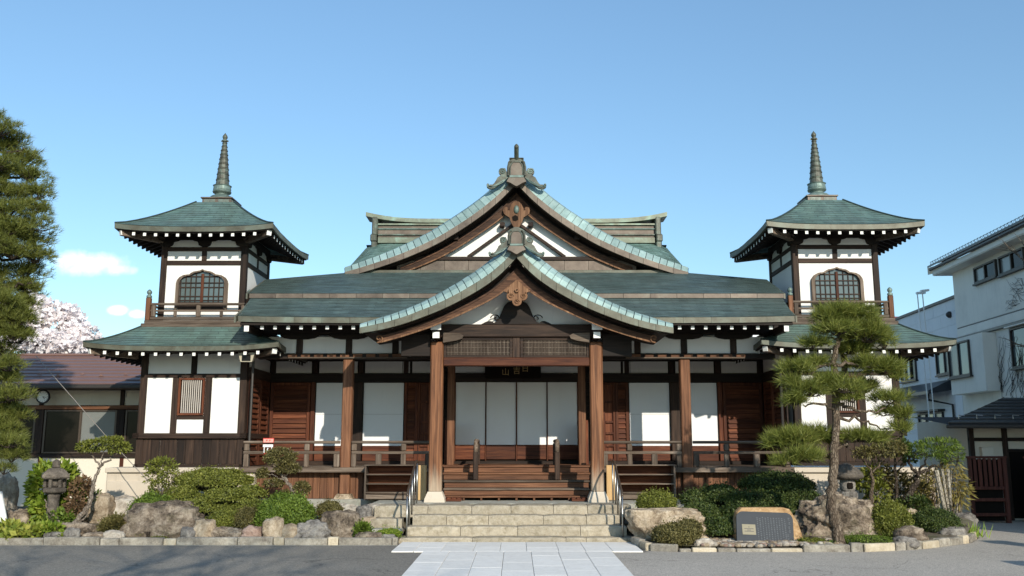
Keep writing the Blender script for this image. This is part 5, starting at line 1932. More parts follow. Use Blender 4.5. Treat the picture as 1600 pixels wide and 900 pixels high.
def unit(a): return a / np.maximum(np.linalg.norm(a, axis=-1, keepdims=True), 1e-6)


def clumps(p, f=3., seed=0.):
    return np.array([noise.noise(Vector(q) * f + Vector((seed, seed * 2, 0))) for q in p])


def lobe_points(lobes, n, rng, inner=.6, clump=.35, zmin=None, cf=2.6, under=-.75):
    """points near the skin of a union of ellipsoids, thinned by noise so that light and dark clumps and gaps appear"""
    P, Nn = [], []
    area = np.array([(l[3] * l[4] + l[3] * l[5] + l[4] * l[5]) for l in lobes])
    for i, l in enumerate(lobes):
        m = int(n * area[i] / area.sum() * 1.8)
        d = unit(rng.normal(size=(m, 3)))
        r = inner + (1 - inner) * rng.random(m) ** .5
        c, s = np.array(l[:3]), np.array(l[3:6])
        bulge = np.array([1 + .16 * noise.noise(Vector(q) * 2.1 + Vector((i * 5., 0, 0))) for q in d])
        p = c + d * s * (r * bulge)[:, None]
        keep = np.ones(m, bool)
        for j, k in enumerate(lobes):
            if j != i:
                q = (p - np.array(k[:3])) / np.array(k[3:6])
                keep &= (q ** 2).sum(1) > .80
        if zmin is not None: keep &= p[:, 2] > zmin
        keep &= d[:, 2] > under
        if clump:
            cl_ = clumps(p, cf, i)
            keep &= rng.random(m) < 1 - clump * (cl_ < -.08)
        P.append(p[keep])
        Nn.append(unit(d / s)[keep])
    return np.concatenate(P), np.concatenate(Nn)


def leaves(name, P, N, L, Wd, mat, rng, parent=None, wl=(0, 0, 0), lay=.6, **kw):
    """one small pointed leaf per point; lay=1 lies on the skin, 0 sticks out"""
    n = len(P)
    nn = unit(N + rng.normal(size=(n, 3)) * .55)
    t = unit(np.cross(nn, rng.normal(size=(n, 3))))
    ax = unit(t * lay + N * (1 - lay) + rng.normal(size=(n, 3)) * .25)
    sd_ = unit(np.cross(ax, nn))
    l = L * (.6 + .8 * rng.random((n, 1)))
    w = Wd * (.6 + .8 * rng.random((n, 1)))
    polys = np.stack([P, P + ax * l * .45 + sd_ * w * .5, P + ax * l, P + ax * l * .45 - sd_ * w * .5], 1)
    return np_mesh(name, polys, mat, parent, wl, **kw)


def needles(name, P, D, L, mat, rng, parent=None, wl=(0, 0, 0), k=16, w=.006, spread=.75, **kw):
    n = len(P)
    d = unit(D[:, None, :] + rng.normal(size=(n, k, 3)) * spread)
    b = P[:, None, :] + rng.normal(size=(n, k, 3)) * .015
    sd_ = unit(np.cross(d, rng.normal(size=(n, k, 3)))) * w * .5
    l = L * (.6 + .6 * rng.random((n, k, 1)))
    polys = np.stack([b - sd_, b + sd_, b + d * l], 2).reshape(-1, 3, 3)
    return np_mesh(name, polys, mat, parent, wl, **kw)


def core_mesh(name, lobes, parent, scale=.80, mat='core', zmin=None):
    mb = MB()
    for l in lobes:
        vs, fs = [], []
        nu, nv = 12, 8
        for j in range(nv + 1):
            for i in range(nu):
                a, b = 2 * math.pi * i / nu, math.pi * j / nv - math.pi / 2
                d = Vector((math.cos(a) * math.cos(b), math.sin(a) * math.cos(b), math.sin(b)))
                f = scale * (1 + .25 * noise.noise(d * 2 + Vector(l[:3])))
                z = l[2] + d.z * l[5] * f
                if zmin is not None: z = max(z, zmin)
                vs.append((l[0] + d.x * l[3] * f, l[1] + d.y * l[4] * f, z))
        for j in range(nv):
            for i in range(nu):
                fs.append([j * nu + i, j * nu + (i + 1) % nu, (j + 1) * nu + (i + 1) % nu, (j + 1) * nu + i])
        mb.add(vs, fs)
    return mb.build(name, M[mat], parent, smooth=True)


def wob_path(pts, amp, rng, n=5):
    pts = [Vector(p) for p in pts]
    out = []
    for a, b in zip(pts, pts[1:]):
        for k in range(n):
            t = k / n
            p = a.lerp(b, t)
            if k: p += Vector(rng.normal(size=3)) * amp
            out.append(p)
    out.append(pts[-1])
    return out


def clipped(label, lobes, mat, n, L, seed, cat='shrub', group=None, wd=.55, lay=.68, name='clipped_shrub', clump=.45):
    rng = np.random.default_rng(seed)
    xs = sum(l[0] for l in lobes) / len(lobes)
    ys = sum(l[1] for l in lobes) / len(lobes)
    zg = zbed(xs, ys)
    e = empty(name, (xs, ys, zg), label, cat, group)
    n, L = int(n * 1.7), L * .78
    core_mesh('branches', lobes, e, .74 if len(lobes) > 3 else .80, 'core', zg - .02)  # solid dark lumps, not boughs; they show as painted shade in the crevices
    P, N = lobe_points(lobes, n, rng, .82, clump, zg - .01, 3.4, -.12 if len(lobes) > 3 else -.75)
    P = P + N * (np.where(rng.random(len(P)) < .10, rng.random(len(P)) * .09, rng.random(len(P)) * .012))[:, None]
    leaves('foliage', P, N, L, L * wd, M[mat], rng, e, (xs, ys, zg), lay)
    MB().tube([(xs, ys, zg - .05), (xs, ys, zg + .12)], .03, 6).build('stem', M['bark_dark'], e)
    return e


def px3(px, py, y):
    """point seen at photo pixel (px,py) at distance y, used to read positions off the photograph"""
    a = (px - 807) / 1420
    b = (450 - py) / 1420
    c, s = math.cos(PITCH), math.sin(PITCH)
    k = y / (c - b * s)
    return (a * k, y, 1.65 + (s + b * c) * k)


def lob(px, py, rx, ry, y, dy=None):
    x, yy, z = px3(px, py, y)
    m = y / 1420
    return (x, y, z, rx * m, dy if dy else rx * m * .9, ry * m)


GS = 'clipped garden shrubs'
clipped('large cloud pruned yew hedge of overlapping domes in front of the left tower',
        [lob(332, 754, 56, 20, 17.9), lob(285, 775, 25, 13, 17.2), lob(305, 796, 32, 15, 16.8), lob(349, 779, 32, 14, 17.05), lob(389, 773, 25, 13, 17.35), lob(392, 795, 25, 13, 17.0), lob(266, 793, 18, 14, 17.0),
         lob(350, 798, 24, 10, 17.0)],
        'leaf_yew', 26000, .050, 21, group=GS)
clipped('rounded glossy green shrub left of the big brown boulder', [lob(237, 802, 33, 27, 16.8), lob(222, 815, 16, 16, 16.7)], 'leaf_bright', 7500, .055, 22, group=GS)
clipped('bright green dome of azalea behind the pale standing stone', [lob(445, 806, 41, 31, 16.5)], 'leaf_bright', 9500, .055, 23, group=GS)
clipped('low olive shrub between the boulder and the reddish stone', [lob(352, 816, 26, 16, 16.55), lob(338, 822, 14, 10, 16.5)], 'leaf_yew', 3600, .045, 24, group=GS)
clipped('brownish olive shrub left of the bright azalea', [lob(386, 815, 19, 20, 16.5)], 'leaf_olive', 3200, .045, 25, group=GS)
clipped('small round olive shrub on the bank left of the stone stack', [lob(515, 798, 18, 13, 17.1)], 'leaf_olive', 3000, .04, 26, group=GS)
clipped('small green tuft behind the kerb left of the handrail', [lob(567, 832, 9, 12, 16.15)], 'leaf_bright', 900, .07, 27, group=GS, lay=.1)
clipped('yellow green moss cushion by the left handrail', [lob(607, 834, 18, 6, 16.2)], 'leaf_fresh', 1700, .035, 28, group=GS)
clipped('small moss cushion on the kerb beside the big brown boulder', [lob(247, 843, 14, 4, 15.95), lob(215, 845, 12, 3, 15.95)], 'leaf_yew', 900, .03, 29, group=GS)
clipped('dry brown heather tuft in front of the tan boulder', [lob(182, 822, 22, 13, 16.4)], 'leaf_olive', 1800, .06, 30, group=GS, lay=.15)
clipped('domed olive green shrub on top of the broad tan boulder', [lob(1026, 786, 28, 17, 16.4)], 'leaf_yew', 5200, .042, 31, group=GS)
clipped('low spreading azalea in front of the broad tan boulder', [lob(1057, 836, 34, 17, 15.15), lob(1078, 826, 18, 12, 15.3)], 'leaf_olive', 5600, .045, 32, group=GS)
clipped('dark juniper mounds between the tan boulder and the memorial stone',
        [lob(1085, 784, 20, 17, 16.9), lob(1127, 779, 32, 19, 16.9), lob(1095, 806, 29, 18, 16.3), lob(1127, 830, 31, 18, 15.8), lob(1152, 806, 24, 20, 16.3)], 'leaf_dark', 17000, .052, 33, group=GS)
clipped('large dark cloud pruned hedge behind the memorial stone',
        [lob(1214, 760, 55, 20, 17.7), lob(1186, 783, 46, 16, 17.1), lob(1246, 781, 34, 16, 17.2), lob(1170, 800, 28, 15, 16.7), lob(1216, 800, 40, 14, 16.8)], 'leaf_dark', 21000, .052, 34, group=GS)
clipped('round olive clipped shrub right of the rugged lantern boulder', [lob(1391, 816, 30, 29, 16.1)], 'leaf_yew', 8000, .042, 35, group=GS)
clipped('dark flattened shrub at the right end of the bed', [lob(1460, 819, 37, 21, 16.6)], 'leaf_dark', 7000, .042, 36, group=GS)
clipped('flat green moss patch at the foot of the trained pine', [lob(1355, 843, 36, 5, 15.25)], 'leaf_bright', 2200, .03, 37, group=GS)
clipped('green moss patch between the memorial stone and the pine', [lob(1268, 846, 20, 4, 15.2)], 'leaf_yew', 1300, .03, 38, group=GS)

# ---- loose leaved plants
def plant(label, lobes, mat, n, L, seed, wd=.5, cat='plant', stems=9, name='leafy_plant', foot=None, stem_mat='bark', lay=.3, r=.008):
    rng = np.random.default_rng(seed)
    xs = sum(l[0] for l in lobes) / len(lobes)
    ys = sum(l[1] for l in lobes) / len(lobes)
    zg = zbed(xs, ys)
    e = empty(name, (xs, ys, zg), label, cat)
    P, N = lobe_points(lobes, n, rng, .2, .5, zg, 4)
    leaves('foliage', P, N, L, L * wd, M[mat], rng, e, (xs, ys, zg), lay)
    mb = MB()
    f = Vector(foot) if foot else Vector((xs, ys, zg - .03))
    for i in range(stems):
        l = lobes[i % len(lobes)]
        t = Vector((l[0] + rng.normal() * l[3] * .45, l[1] + rng.normal() * l[4] * .3, l[2] + l[5] * rng.uniform(-.2, .8)))
        mid = f.lerp(t, .5) + Vector(rng.normal(size=3)) * .04
        mb.tube(wob_path([f + Vector(rng.normal(size=3)) * .02 * Vector((1, 1, 0)).length, mid, t], .012, rng, 3), [r * (1 - .09 * k) for k in range(7)], 5)
    mb.build('stems', M[stem_mat], e)
    return e


plant('light green camellia bush behind the dark stone lantern', [lob(68, 765, 22, 40, 17.4), lob(98, 748, 22, 26, 17.5), lob(112, 785, 22, 34, 17.4), lob(78, 800, 30, 24, 17.3)], 'leaf_fresh', 3000, .11, 41, .55)
plant('reddish leaved shrub right of the stone lantern', [lob(127, 763, 16, 18, 17.1), lob(118, 790, 14, 20, 17.0)], 'leaf_red', 800, .07, 42)
plant('dark leafy bush under the curved little tree', [lob(136, 778, 18, 14, 17.3), lob(95, 812, 26, 14, 16.9)], 'leaf_bright', 900, .07, 43)
plant('yellow green variegated ground plants beside the left kerb', [lob(32, 838, 24, 11, 16.0), lob(48, 832, 14, 9, 15.95), lob(15, 830, 18, 12, 16.2)], 'leaf_yellow', 900, .12, 44, .6)
plant('pale leaved ground plants left of the light grey stones', [lob(78, 826, 16, 7, 16.05), lob(100, 838, 10, 5, 15.95)], 'leaf_fresh', 360, .09, 45, .6)
plant('slender green shrub with airy twigs in front of the left podium', [lob(252, 728, 22, 12, 17.6), lob(240, 745, 14, 12, 17.6), lob(265, 742, 14, 16, 17.5), lob(250, 762, 16, 12, 17.5)], 'leaf_yew', 1300, .06, 46,
      foot=px3(252, 783, 17.5), stem_mat='bark_pale', r=.014)
plant('airy bush of broad leaves beside the rustic lantern', [lob(1350, 757, 14, 16, 17.6), lob(1370, 772, 18, 20, 17.6), lob(1362, 740, 14, 14, 17.6)], 'leaf_yew', 600, .09, 47)
plant('feathery shrub in front of the right podium', [lob(1375, 745, 22, 24, 18.2), lob(1405, 762, 20, 30, 18.2), lob(1430, 772, 20, 26, 18.0)], 'leaf_olive', 1300, .08, 48)
plant('dark undergrowth below the twisted tree', [lob(1428, 790, 26, 14, 17.5)], 'leaf_dark', 700, .07, 49)

e = empty('iris_clump', (*px3(1512, 838, 17.2)[:2], .1), 'pale green young iris blades at the right end of the kerb', 'plant')
rng = np.random.default_rng(5)
n = 150
xc, yc, _ = px3(1512, 838, 16.9)
B = np.stack([xc + rng.normal(size=n) * .13, yc + rng.normal(size=n) * .12, np.full(n, .03)], 1)
D = unit(np.stack([rng.normal(size=n) * .3, rng.normal(size=n) * .3, np.ones(n)], 1))
w = unit(np.cross(D, rng.normal(size=(n, 3)))) * .011
l = .16 + .14 * rng.random((n, 1))
np_mesh('blades', np.stack([B - w, B + w, B + D * l * .6 + w * .8, B + D * l], 1), M['iris'], e, (xc, yc, .03))
e = empty('iris_clump', (*px3(1297, 850, 15.0)[:2], .05), 'tiny tuft of pale blades beside the pine foot', 'plant')
n = 50
xc, yc, _ = px3(1296, 850, 15.0)
B = np.stack([xc + rng.normal(size=n) * .06, yc + rng.normal(size=n) * .04, np.full(n, .06)], 1)
D = unit(np.stack([rng.normal(size=n) * .4, rng.normal(size=n) * .4, np.ones(n)], 1))
w = unit(np.cross(D, rng.normal(size=(n, 3)))) * .007
l = .07 + .07 * rng.random((n, 1))
np_mesh('blades', np.stack([B - w, B + w, B + D * l * .6 + w * .8, B + D * l], 1), M['iris'], e, (xc, yc, .03))


# ---- small trees
def small_tree(label, trunk, rad, branches, lobes, mat, n, L, seed, bark_m='bark', cat='tree', name='garden_tree', wd=.5, needle=False, twigs=0):
    rng = np.random.default_rng(seed)
    e = empty(name, trunk[0], label, cat)
    pts = wob_path(trunk, rad * .25, rng, 4)
    MB().tube(pts, [rad * (1 - .62 * i / (len(pts) - 1)) for i in range(len(pts))], 8).build('trunk', M[bark_m], e, smooth=True)
    for b in branches:
        pts = wob_path(b[0], .018, rng, 4)
        MB().tube(pts, [b[1] * (1 - .7 * i / (len(pts) - 1)) for i in range(len(pts))], 6).build('branch', M[bark_m], e, smooth=True)
    if twigs:
        mb = MB()
        for l in lobes:
            for i in range(twigs):
                c = Vector(l[:3])
                d = Vector(unit(rng.normal(size=3)))
                t = c + Vector((d.x * l[3], d.y * l[4], d.z * l[5])) * .95
                mb.tube(wob_path([c - Vector((0, 0, l[5] * .6)), t], .02, rng, 3), [.009, .007, .005, .003], 4)
        mb.build('twigs', M[bark_m], e, kind='stuff')
    if needle:
        P, N = lobe_points(lobes, n, rng, .3, .5, None, 4)
        D = unit(N + np.array([0, 0, .7]))
        needles('foliage', P, D, L, M[mat], rng, e, trunk[0], 12, .007, .8)
    else:
        P, N = lobe_points(lobes, n, rng, .25, .6, None, 4)
        leaves('foliage', P, N, L, L * wd, M[mat], rng, e, trunk[0], .4)
    return e


Y = 16.7
small_tree('small tree with curved pale trunk and flat leafy crown in front of the annex', [px3(100, 832, Y), px3(122, 812, Y), px3(139, 790, Y), px3(145, 765, Y), px3(150, 742, Y), px3(158, 728, Y)], .055,
           [([px3(157, 730, Y), px3(148, 717, Y), px3(133, 700, Y)], .022), ([px3(158, 728, Y), px3(172, 716, Y), px3(186, 703, Y)], .022), ([px3(160, 727, Y), px3(160, 712, Y), px3(164, 700, Y)], .016),
            ([px3(104, 828, Y), px3(90, 812, Y), px3(76, 800, Y), px3(70, 780, Y)], .03), ([px3(100, 832, Y), px3(112, 826, Y), px3(130, 812, Y), px3(143, 786, Y)], .03)],
           [lob(141, 698, 20, 9, Y), lob(165, 695, 24, 11, Y), lob(186, 700, 18, 9, Y), lob(176, 689, 16, 6, Y)], 'leaf_yew', 2600, .055, 51, 'bark_pale')
Y = 17.5
small_tree('small bonsai like tree with golden brown tufts beside the veranda', [px3(461, 780, Y), px3(456, 765, Y), px3(448, 752, Y), px3(440, 742, Y), px3(432, 728, Y)], .045,
           [([px3(448, 752, Y), px3(436, 748, Y), px3(422, 742, Y), px3(410, 738, Y)], .018), ([px3(455, 764, Y), px3(464, 758, Y), px3(472, 764, Y)], .014), ([px3(442, 745, Y), px3(455, 738, Y), px3(462, 732, Y)], .016)],
           [lob(438, 714, 25, 14, Y), lob(449, 732, 20, 9, Y), lob(410, 740, 10, 8, Y), lob(472, 764, 13, 12, Y), lob(428, 755, 16, 7, Y), lob(448, 774, 10, 8, Y)], 'leaf_olive', 5200, .045, 52, 'bark_pale', twigs=8)
Y = 17.6
small_tree('twisted garden tree with feathery crown propped by bamboo poles', [px3(1408, 808, Y), px3(1411, 785, Y), px3(1424, 768, Y), px3(1434, 752, Y), px3(1437, 738, Y)], .085,
           [([px3(1437, 738, Y), px3(1452, 731, Y), px3(1470, 727, Y), px3(1492, 720, Y)], .032), ([px3(1434, 745, Y), px3(1424, 728, Y), px3(1418, 712, Y), px3(1424, 704, Y)], .035), ([px3(1437, 738, Y), px3(1445, 720, Y), px3(1450, 705, Y)], .025)],
           [lob(1452, 704, 34, 15, Y), lob(1484, 710, 19, 20, Y), lob(1470, 694, 26, 9, Y), lob(1430, 706, 16, 12, Y), lob(1495, 716, 9, 12, Y)], 'leaf_bright', 4200, .07, 53, 'bark_dark', wd=.22, twigs=8)
Y = 17.4
small_tree('thin forked tree with sparse olive crown behind the rustic lantern', [px3(1359, 797, Y), px3(1362, 770, Y), px3(1364, 748, Y), px3(1361, 735, Y)], .05,
           [([px3(1361, 735, Y), px3(1352, 722, Y), px3(1345, 712, Y)], .022), ([px3(1363, 738, Y), px3(1374, 724, Y), px3(1386, 714, Y)], .022)],
           [lob(1350, 708, 20, 9, Y), lob(1378, 706, 24, 11, Y), lob(1398, 700, 18, 12, Y)], 'leaf_olive', 1500, .06, 54, twigs=9)
small_tree('dark straight sapling in front of the right podium wall', [px3(1399, 795, 17.9), px3(1400, 760, 17.9), px3(1399, 725, 17.9), px3(1402, 700, 17.9)], .04, [([px3(1400, 740, 17.9), px3(1410, 725, 17.9), px3(1416, 712, 17.9)], .016)],
           [lob(1404, 700, 18, 14, 17.9), lob(1418, 715, 12, 10, 17.9)], 'leaf_dark', 700, .07, 55, 'bark_dark')

# dry bamboo screen with stems and yellowing leaves
e = empty('bamboo_thicket', (8.0, 18.3, .2), 'thicket of dry bamboo stems with yellowing leaves beside the right podium', 'bamboo')
rng = np.random.default_rng(8)
for i in range(46):
    px = rng.uniform(1418, 1506)
    y = rng.uniform(18.0, 18.5)
    b = Vector(px3(px, 800, y))
    b.z = zbed(b.x, y) if b.x < 8.4 else .02
    t = Vector(px3(px + rng.normal() * 6, rng.uniform(725, 755), y + rng.normal() * .05))
    MB().tube([b, b.lerp(t, .5) + Vector(rng.normal(size=3)) * .02, t], [.014, .012, .006], 5).build('stem', M['bamboo_pole'] if i % 2 else M['bark'], e)
lobs = [lob(1490, 745, 14, 30, 18.2), lob(1498, 775, 13, 26, 18.1), lob(1470, 760, 26, 34, 18.3), lob(1440, 770, 26, 28, 18.3), lob(1510, 765, 8, 14, 18.1)]
P, N = lobe_points(lobs, 1600, rng, .1, .5, .1, 4)
leaves('foliage', P, np.tile([0, 0, -.6], (len(P), 1)) + N, .13, .026, M['leaf_bamboo'], rng, e, (8, 18.3, .2), .3)
for i, (a, b) in enumerate((((1463, 735), (1478, 806)), ((1472, 733), (1482, 800)), ((1481, 733), (1486, 790)))):
    p0, p1 = px3(*a, 17.45), px3(*b, 17.3)
    MB().tube([p0, p1], .042 if i == 0 else .026, 8).build('support_pole', M['bamboo_pole'], None, smooth=True,
        label=('thick grey support pole propping the twisted tree', 'thin middle support pole propping the twisted tree', 'thin rightmost support pole propping the twisted tree')[i], cat='pole', group='poles propping the twisted tree')
MB().tube([px3(-2, 770, 16.4), px3(11, 846, 16.1)], [.06, .065], 10).build('support_pole', M['white'], None, smooth=True, label='whitewashed leaning prop pole at the left pine', cat='pole')


# ---- pines
def pine(label, trunk, rad, limbs, pads, mat, tufts, L, seed, w=.008, bark_m='bark', k=16, up=.55):
    rng = np.random.default_rng(seed)
    e = empty('pine_tree', trunk[0], label, 'tree')
    pts = wob_path(trunk, rad * .16, rng, 5)
    MB().tube(pts, [rad * (1 - .6 * (i / (len(pts) - 1))) for i in range(len(pts))], 12).build('trunk', M[bark_m], e, smooth=True)
    for (b, r) in limbs:
        pts = wob_path(b, .03, rng, 4)
        MB().tube(pts, [r * (1 - .75 * i / (len(pts) - 1)) for i in range(len(pts))], 7).build('limb', M[bark_m], e, smooth=True)
    tw = MB()
    vol = sum(l[3] * l[5] + l[4] * l[5] + l[3] * l[4] for l in pads)
    for l in pads:
        m = int(tufts * (l[3] * l[5] + l[4] * l[5] + l[3] * l[4]) / vol)
        d = unit(rng.normal(size=(m, 3)))
        d[:, 2] = np.where(d[:, 2] < -.35, -d[:, 2], d[:, 2])
        r = rng.random(m) ** .6
        bul = np.array([1 + .4 * noise.noise(Vector(q) * 2.4 + Vector((l[0] * 3, 0, 0))) for q in d])
        P = np.array(l[:3]) + d * np.array(l[3:6]) * (r * bul)[:, None]
        keep = rng.random(m) < 1 - .55 * (clumps(P, 3.2, seed) < -.12)
        P, d = P[keep], d[keep]
        D = unit(d * np.array([1, 1, .5]) * .75 + np.array([0, 0, up]) + rng.normal(size=P.shape) * .2)
        needles('needles', P, D, L, M[mat], rng, e, trunk[0], k, w, .55)
        c = Vector(l[:3]) - Vector((0, 0, l[5] * .5))
        for q in P[::9]:
            q = Vector(q)
            mid = c.lerp(q, .5) - Vector((0, 0, .03))
            tw.tube([c, mid, q], [.012, .008, .004], 4, cap=False)
    tw.build('twigs', M['bark_dark'], e, kind='stuff')
    return e


Y = 15.4


def lp(px, py, rx, ry, dy=0., d=None):
    return lob(px, py, rx * .98, ry * .84, Y + dy, d)


T = [px3(1313, 853, 15.05), px3(1303, 815, 15.1), px3(1299, 785, 15.15), px3(1302, 740, 15.2), px3(1305, 690, 15.3), px3(1306, 640, 15.35), px3(1305, 590, 15.4), px3(1302, 565, 15.4), px3(1308, 540, 15.4), px3(1318, 520, 15.4)]
pine('trained pine tree with slender trunk and layered needle pads in front of the right tower', T, .092,
     [([px3(1305, 575, Y), px3(1290, 570, Y), px3(1262, 585, Y - .1)], .035), ([px3(1306, 570, Y), px3(1330, 568, Y), px3(1365, 575, Y)], .035), ([px3(1306, 640, Y), px3(1285, 632, Y - .2), px3(1255, 632, Y - .3)], .035),
      ([px3(1306, 612, Y), px3(1318, 612, Y - .3), px3(1325, 608, Y - .4)], .03), ([px3(1307, 632, Y), px3(1335, 640, Y), px3(1370, 645, Y - .1), px3(1400, 630, Y - .1)], .035),
      ([px3(1306, 650, Y), px3(1340, 655, Y + .1), px3(1370, 665, Y + .1), px3(1405, 672, Y)], .03), ([px3(1306, 672, Y), px3(1340, 682, Y), px3(1380, 690, Y), px3(1408, 680, Y)], .022),
      ([px3(1304, 715, Y), px3(1270, 705, Y), px3(1230, 700, Y - .1)], .04), ([px3(1304, 705, Y), px3(1325, 690, Y), px3(1350, 686, Y)], .03), ([px3(1315, 530, Y), px3(1290, 528, Y), px3(1268, 540, Y)], .022)],
     [lp(1310, 492, 36, 15), lp(1340, 497, 40, 22), lp(1290, 498, 26, 12, -.1), lp(1352, 525, 44, 24), lp(1306, 518, 38, 14, -.2), lp(1382, 535, 22, 22, .1), lp(1273, 538, 24, 10, -.1), lp(1335, 548, 34, 12, .3),
      lp(1248, 578, 30, 17, -.1), lp(1275, 570, 26, 14, .1), lp(1240, 600, 20, 14, -.2), lp(1262, 612, 34, 18, -.3), lp(1243, 628, 22, 10, -.3), lp(1290, 600, 28, 16, -.3), lp(1322, 606, 28, 17, -.4), lp(1330, 624, 22, 10, -.3),
      lp(1352, 572, 30, 14, .1), lp(1384, 577, 28, 17), lp(1400, 590, 14, 10), lp(1350, 608, 26, 16, .4), lp(1390, 625, 30, 14, -.1), lp(1412, 650, 14, 18, -.1), lp(1405, 672, 18, 14, -.05), lp(1385, 645, 16, 8),
      lp(1240, 690, 42, 20, -.1), lp(1275, 682, 30, 16, .1), lp(1215, 694, 24, 14, -.1), lp(1255, 715, 34, 15, -.3), lp(1228, 722, 22, 10, -.3), lp(1300, 690, 22, 12, .2), lp(1345, 685, 34, 11), lp(1370, 688, 18, 8)],
     'needle', 4300, .19, 61, .0095, k=14)

Y = 16.0
pads = []
rng0 = random.Random(4)
edge = [(178, 8), (200, 34), (222, 46), (246, 66), (270, 80), (296, 86), (322, 78), (346, 84), (370, 84), (396, 82), (420, 72), (446, 68), (470, 62), (494, 56), (516, 48)]
for i, (y, x) in enumerate(edge):
    rx = rng0.uniform(26, 40)
    pads.append(lob(x - rx * .9, y + 6, rx, rng0.uniform(15, 21), Y + rng0.uniform(-.3, .3)))
    pads.append(lob(x - rx * 1.9 - 8, y + rng0.uniform(-4, 12), 38, 18, Y + rng0.uniform(-.5, .2)))
    pads.append(lob(x - rx * 3.0 - 8, y + rng0.uniform(-6, 12), 40, 20, Y + rng0.uniform(-.6, .4)))
    if i > 4: pads.append(lob(x - rx * 4.2 - 20, y, 52, 22, Y + rng0.uniform(-.6, .4)))
for (x, y, rx, ry) in ((30, 528, 26, 16), (-5, 548, 34, 22), (12, 595, 26, 14), (8, 638, 26, 14), (12, 674, 26, 14), (12, 495, 40, 22), (-10, 520, 40, 18), (14, 572, 26, 15), (-14, 580, 30, 18), (20, 618, 30, 16), (-20, 625, 34, 20), (22, 650, 27, 14), (-10, 660, 34, 16), (16, 692, 28, 14), (18, 715, 24, 14), (-16, 700, 34, 24),
                       (6, 735, 20, 12), (-70, 560, 60, 30), (-80, 620, 60, 30), (-80, 690, 60, 34)):
    pads.append(lob(x, y, rx, ry, Y + rng0.uniform(-.4, .2)))
T = [px3(-55, 850, 16.4), px3(-50, 760, 16.4), px3(-62, 640, 16.4), px3(-48, 520, 16.3), px3(-56, 400, 16.2), px3(-50, 290, 16.1), px3(-52, 190, 16.0)]
lim = []
for (y, x) in ((230, 40), (270, 60), (310, 62), (350, 60), (395, 60), (440, 50), (490, 30), (575, 10), (620, 20), (655, 20), (700, 20)):
    lim.append(([px3(-54, y + 14, 16.2), px3(-20, y + 10, 16.1), px3(x * .5, y + 8, 16.0), px3(x, y + 2, 16.0)], .045))
pine('tall shaggy olive green pine rising at the left edge of the garden', T, .16, lim, pads, 'needle_left', 22000, .13, 62, .0085, 'bark_dark', 13)

# ---- cherry tree behind the annex
rng = np.random.default_rng(77)
cb = Vector((-17.2, 33.5, 0))
ct = empty('cherry_tree', cb, 'cherry tree in pale pink blossom behind the annex roof', 'tree')
MB().tube(wob_path([cb, cb + Vector((0, 0, 2)), cb + Vector((.3, 0, 3.6))], .06, rng), [.3 - .012 * i for i in range(11)], 9).build('trunk', M['bark_dark'], ct, smooth=True)
clob = [lob(60, 500, 40, 36, 33), lob(95, 505, 36, 30, 33.4), lob(125, 525, 30, 22, 33), lob(90, 540, 56, 22, 32.6), lob(35, 530, 36, 30, 33), lob(50, 470, 18, 12, 33.3), lob(20, 505, 34, 36, 33.5), lob(142, 530, 14, 12, 33), lob(-20, 520, 40, 40, 33.5)]
br = MB()
for l in clob:
    for i in range(9):
        d = Vector(unit(rng.normal(size=3)))
        t = Vector(l[:3]) + Vector((d.x * l[3], d.y * l[4], abs(d.z) * l[5]))
        br.tube(wob_path([cb + Vector((.3, 0, 3.4)), Vector(l[:3]), t], .08, rng, 4), [.09, .075, .06, .05, .04, .03, .025, .018, .01], 5)
br.build('branches', M['bark_dark'], ct)
P, N = lobe_points(clob, 11000, rng, .35, .75, None, 1.5)
leaves('blossom', P, N, .17, .15, M['blossom'], rng, ct, cb, .6)

# ---- bare trees: one leaning in at the right edge, one behind the viewer whose shadow lies on the lot
def bare_tree(label, base, top, rad, seed, spread, depth, first, lean=Vector((0, 0, 0)), n0=7):
    rng = random.Random(seed)
    e = empty('bare_tree', base, label, 'tree')
    trunk = MB()
    base, top = Vector(base), Vector(top)
    trunk.tube([base, base.lerp(top, .35) + Vector((.06, 0, 0)), base.lerp(top, .7) - Vector((.05, 0, 0)), top], [rad, rad * .8, rad * .62, rad * .45], 9)
    trunk.build('trunk', M['bark'], e, smooth=True)
    mb = MB()

    def grow(p, d, L, r, lev):
        q = p + d * L
        m = p.lerp(q, .5) + Vector((rng.gauss(0, .05), rng.gauss(0, .05), .02)) * L
        mb.tube([p, m, q], [r, r * .8, r * .55], 5, cap=False)
        if lev <= 0: return
        for k in range(rng.choice((2, 3, 3))):
            nd = (d + Vector((rng.gauss(0, spread), rng.gauss(0, spread), rng.gauss(.12, spread * .8)))).normalized()
            grow(p.lerp(q, rng.uniform(.55, 1)), nd, L * rng.uniform(.6, .85), r * .58, lev - 1)
    for i in range(n0):
        f = .45 + .55 * i / (n0 - 1)
        p = base.lerp(top, f)
        a = i * 2.4 + rng.uniform(0, 1)
        d = (Vector((math.cos(a), math.sin(a), .5)) + lean).normalized()
        grow(p, d, first * rng.uniform(.7, 1.1), rad * .38, depth)
    mb.build('branches', M['bark'], e, smooth=True)
    return e


bare_tree('leafless tree with thin upswept twigs at the right edge', (12.25, 19.2, 0), (12.15, 19.0, 6.0), .10, 5, .30, 3, .9, Vector((-.2, 0, .5)), 11)
bare_tree('large leafless tree standing in the car park', (.4, -5.5, 0), (.0, -5.2, 6.8), .22, 9, .5, 4, 2.5, Vector((-.35, 0, .1)), 9)

# ================================================================= ANNEX ON THE LEFT
ax_ = empty('annex_building', (-10.5, 22, 0), 'low annex with brown metal roof and dark windows left of the temple', 'building')


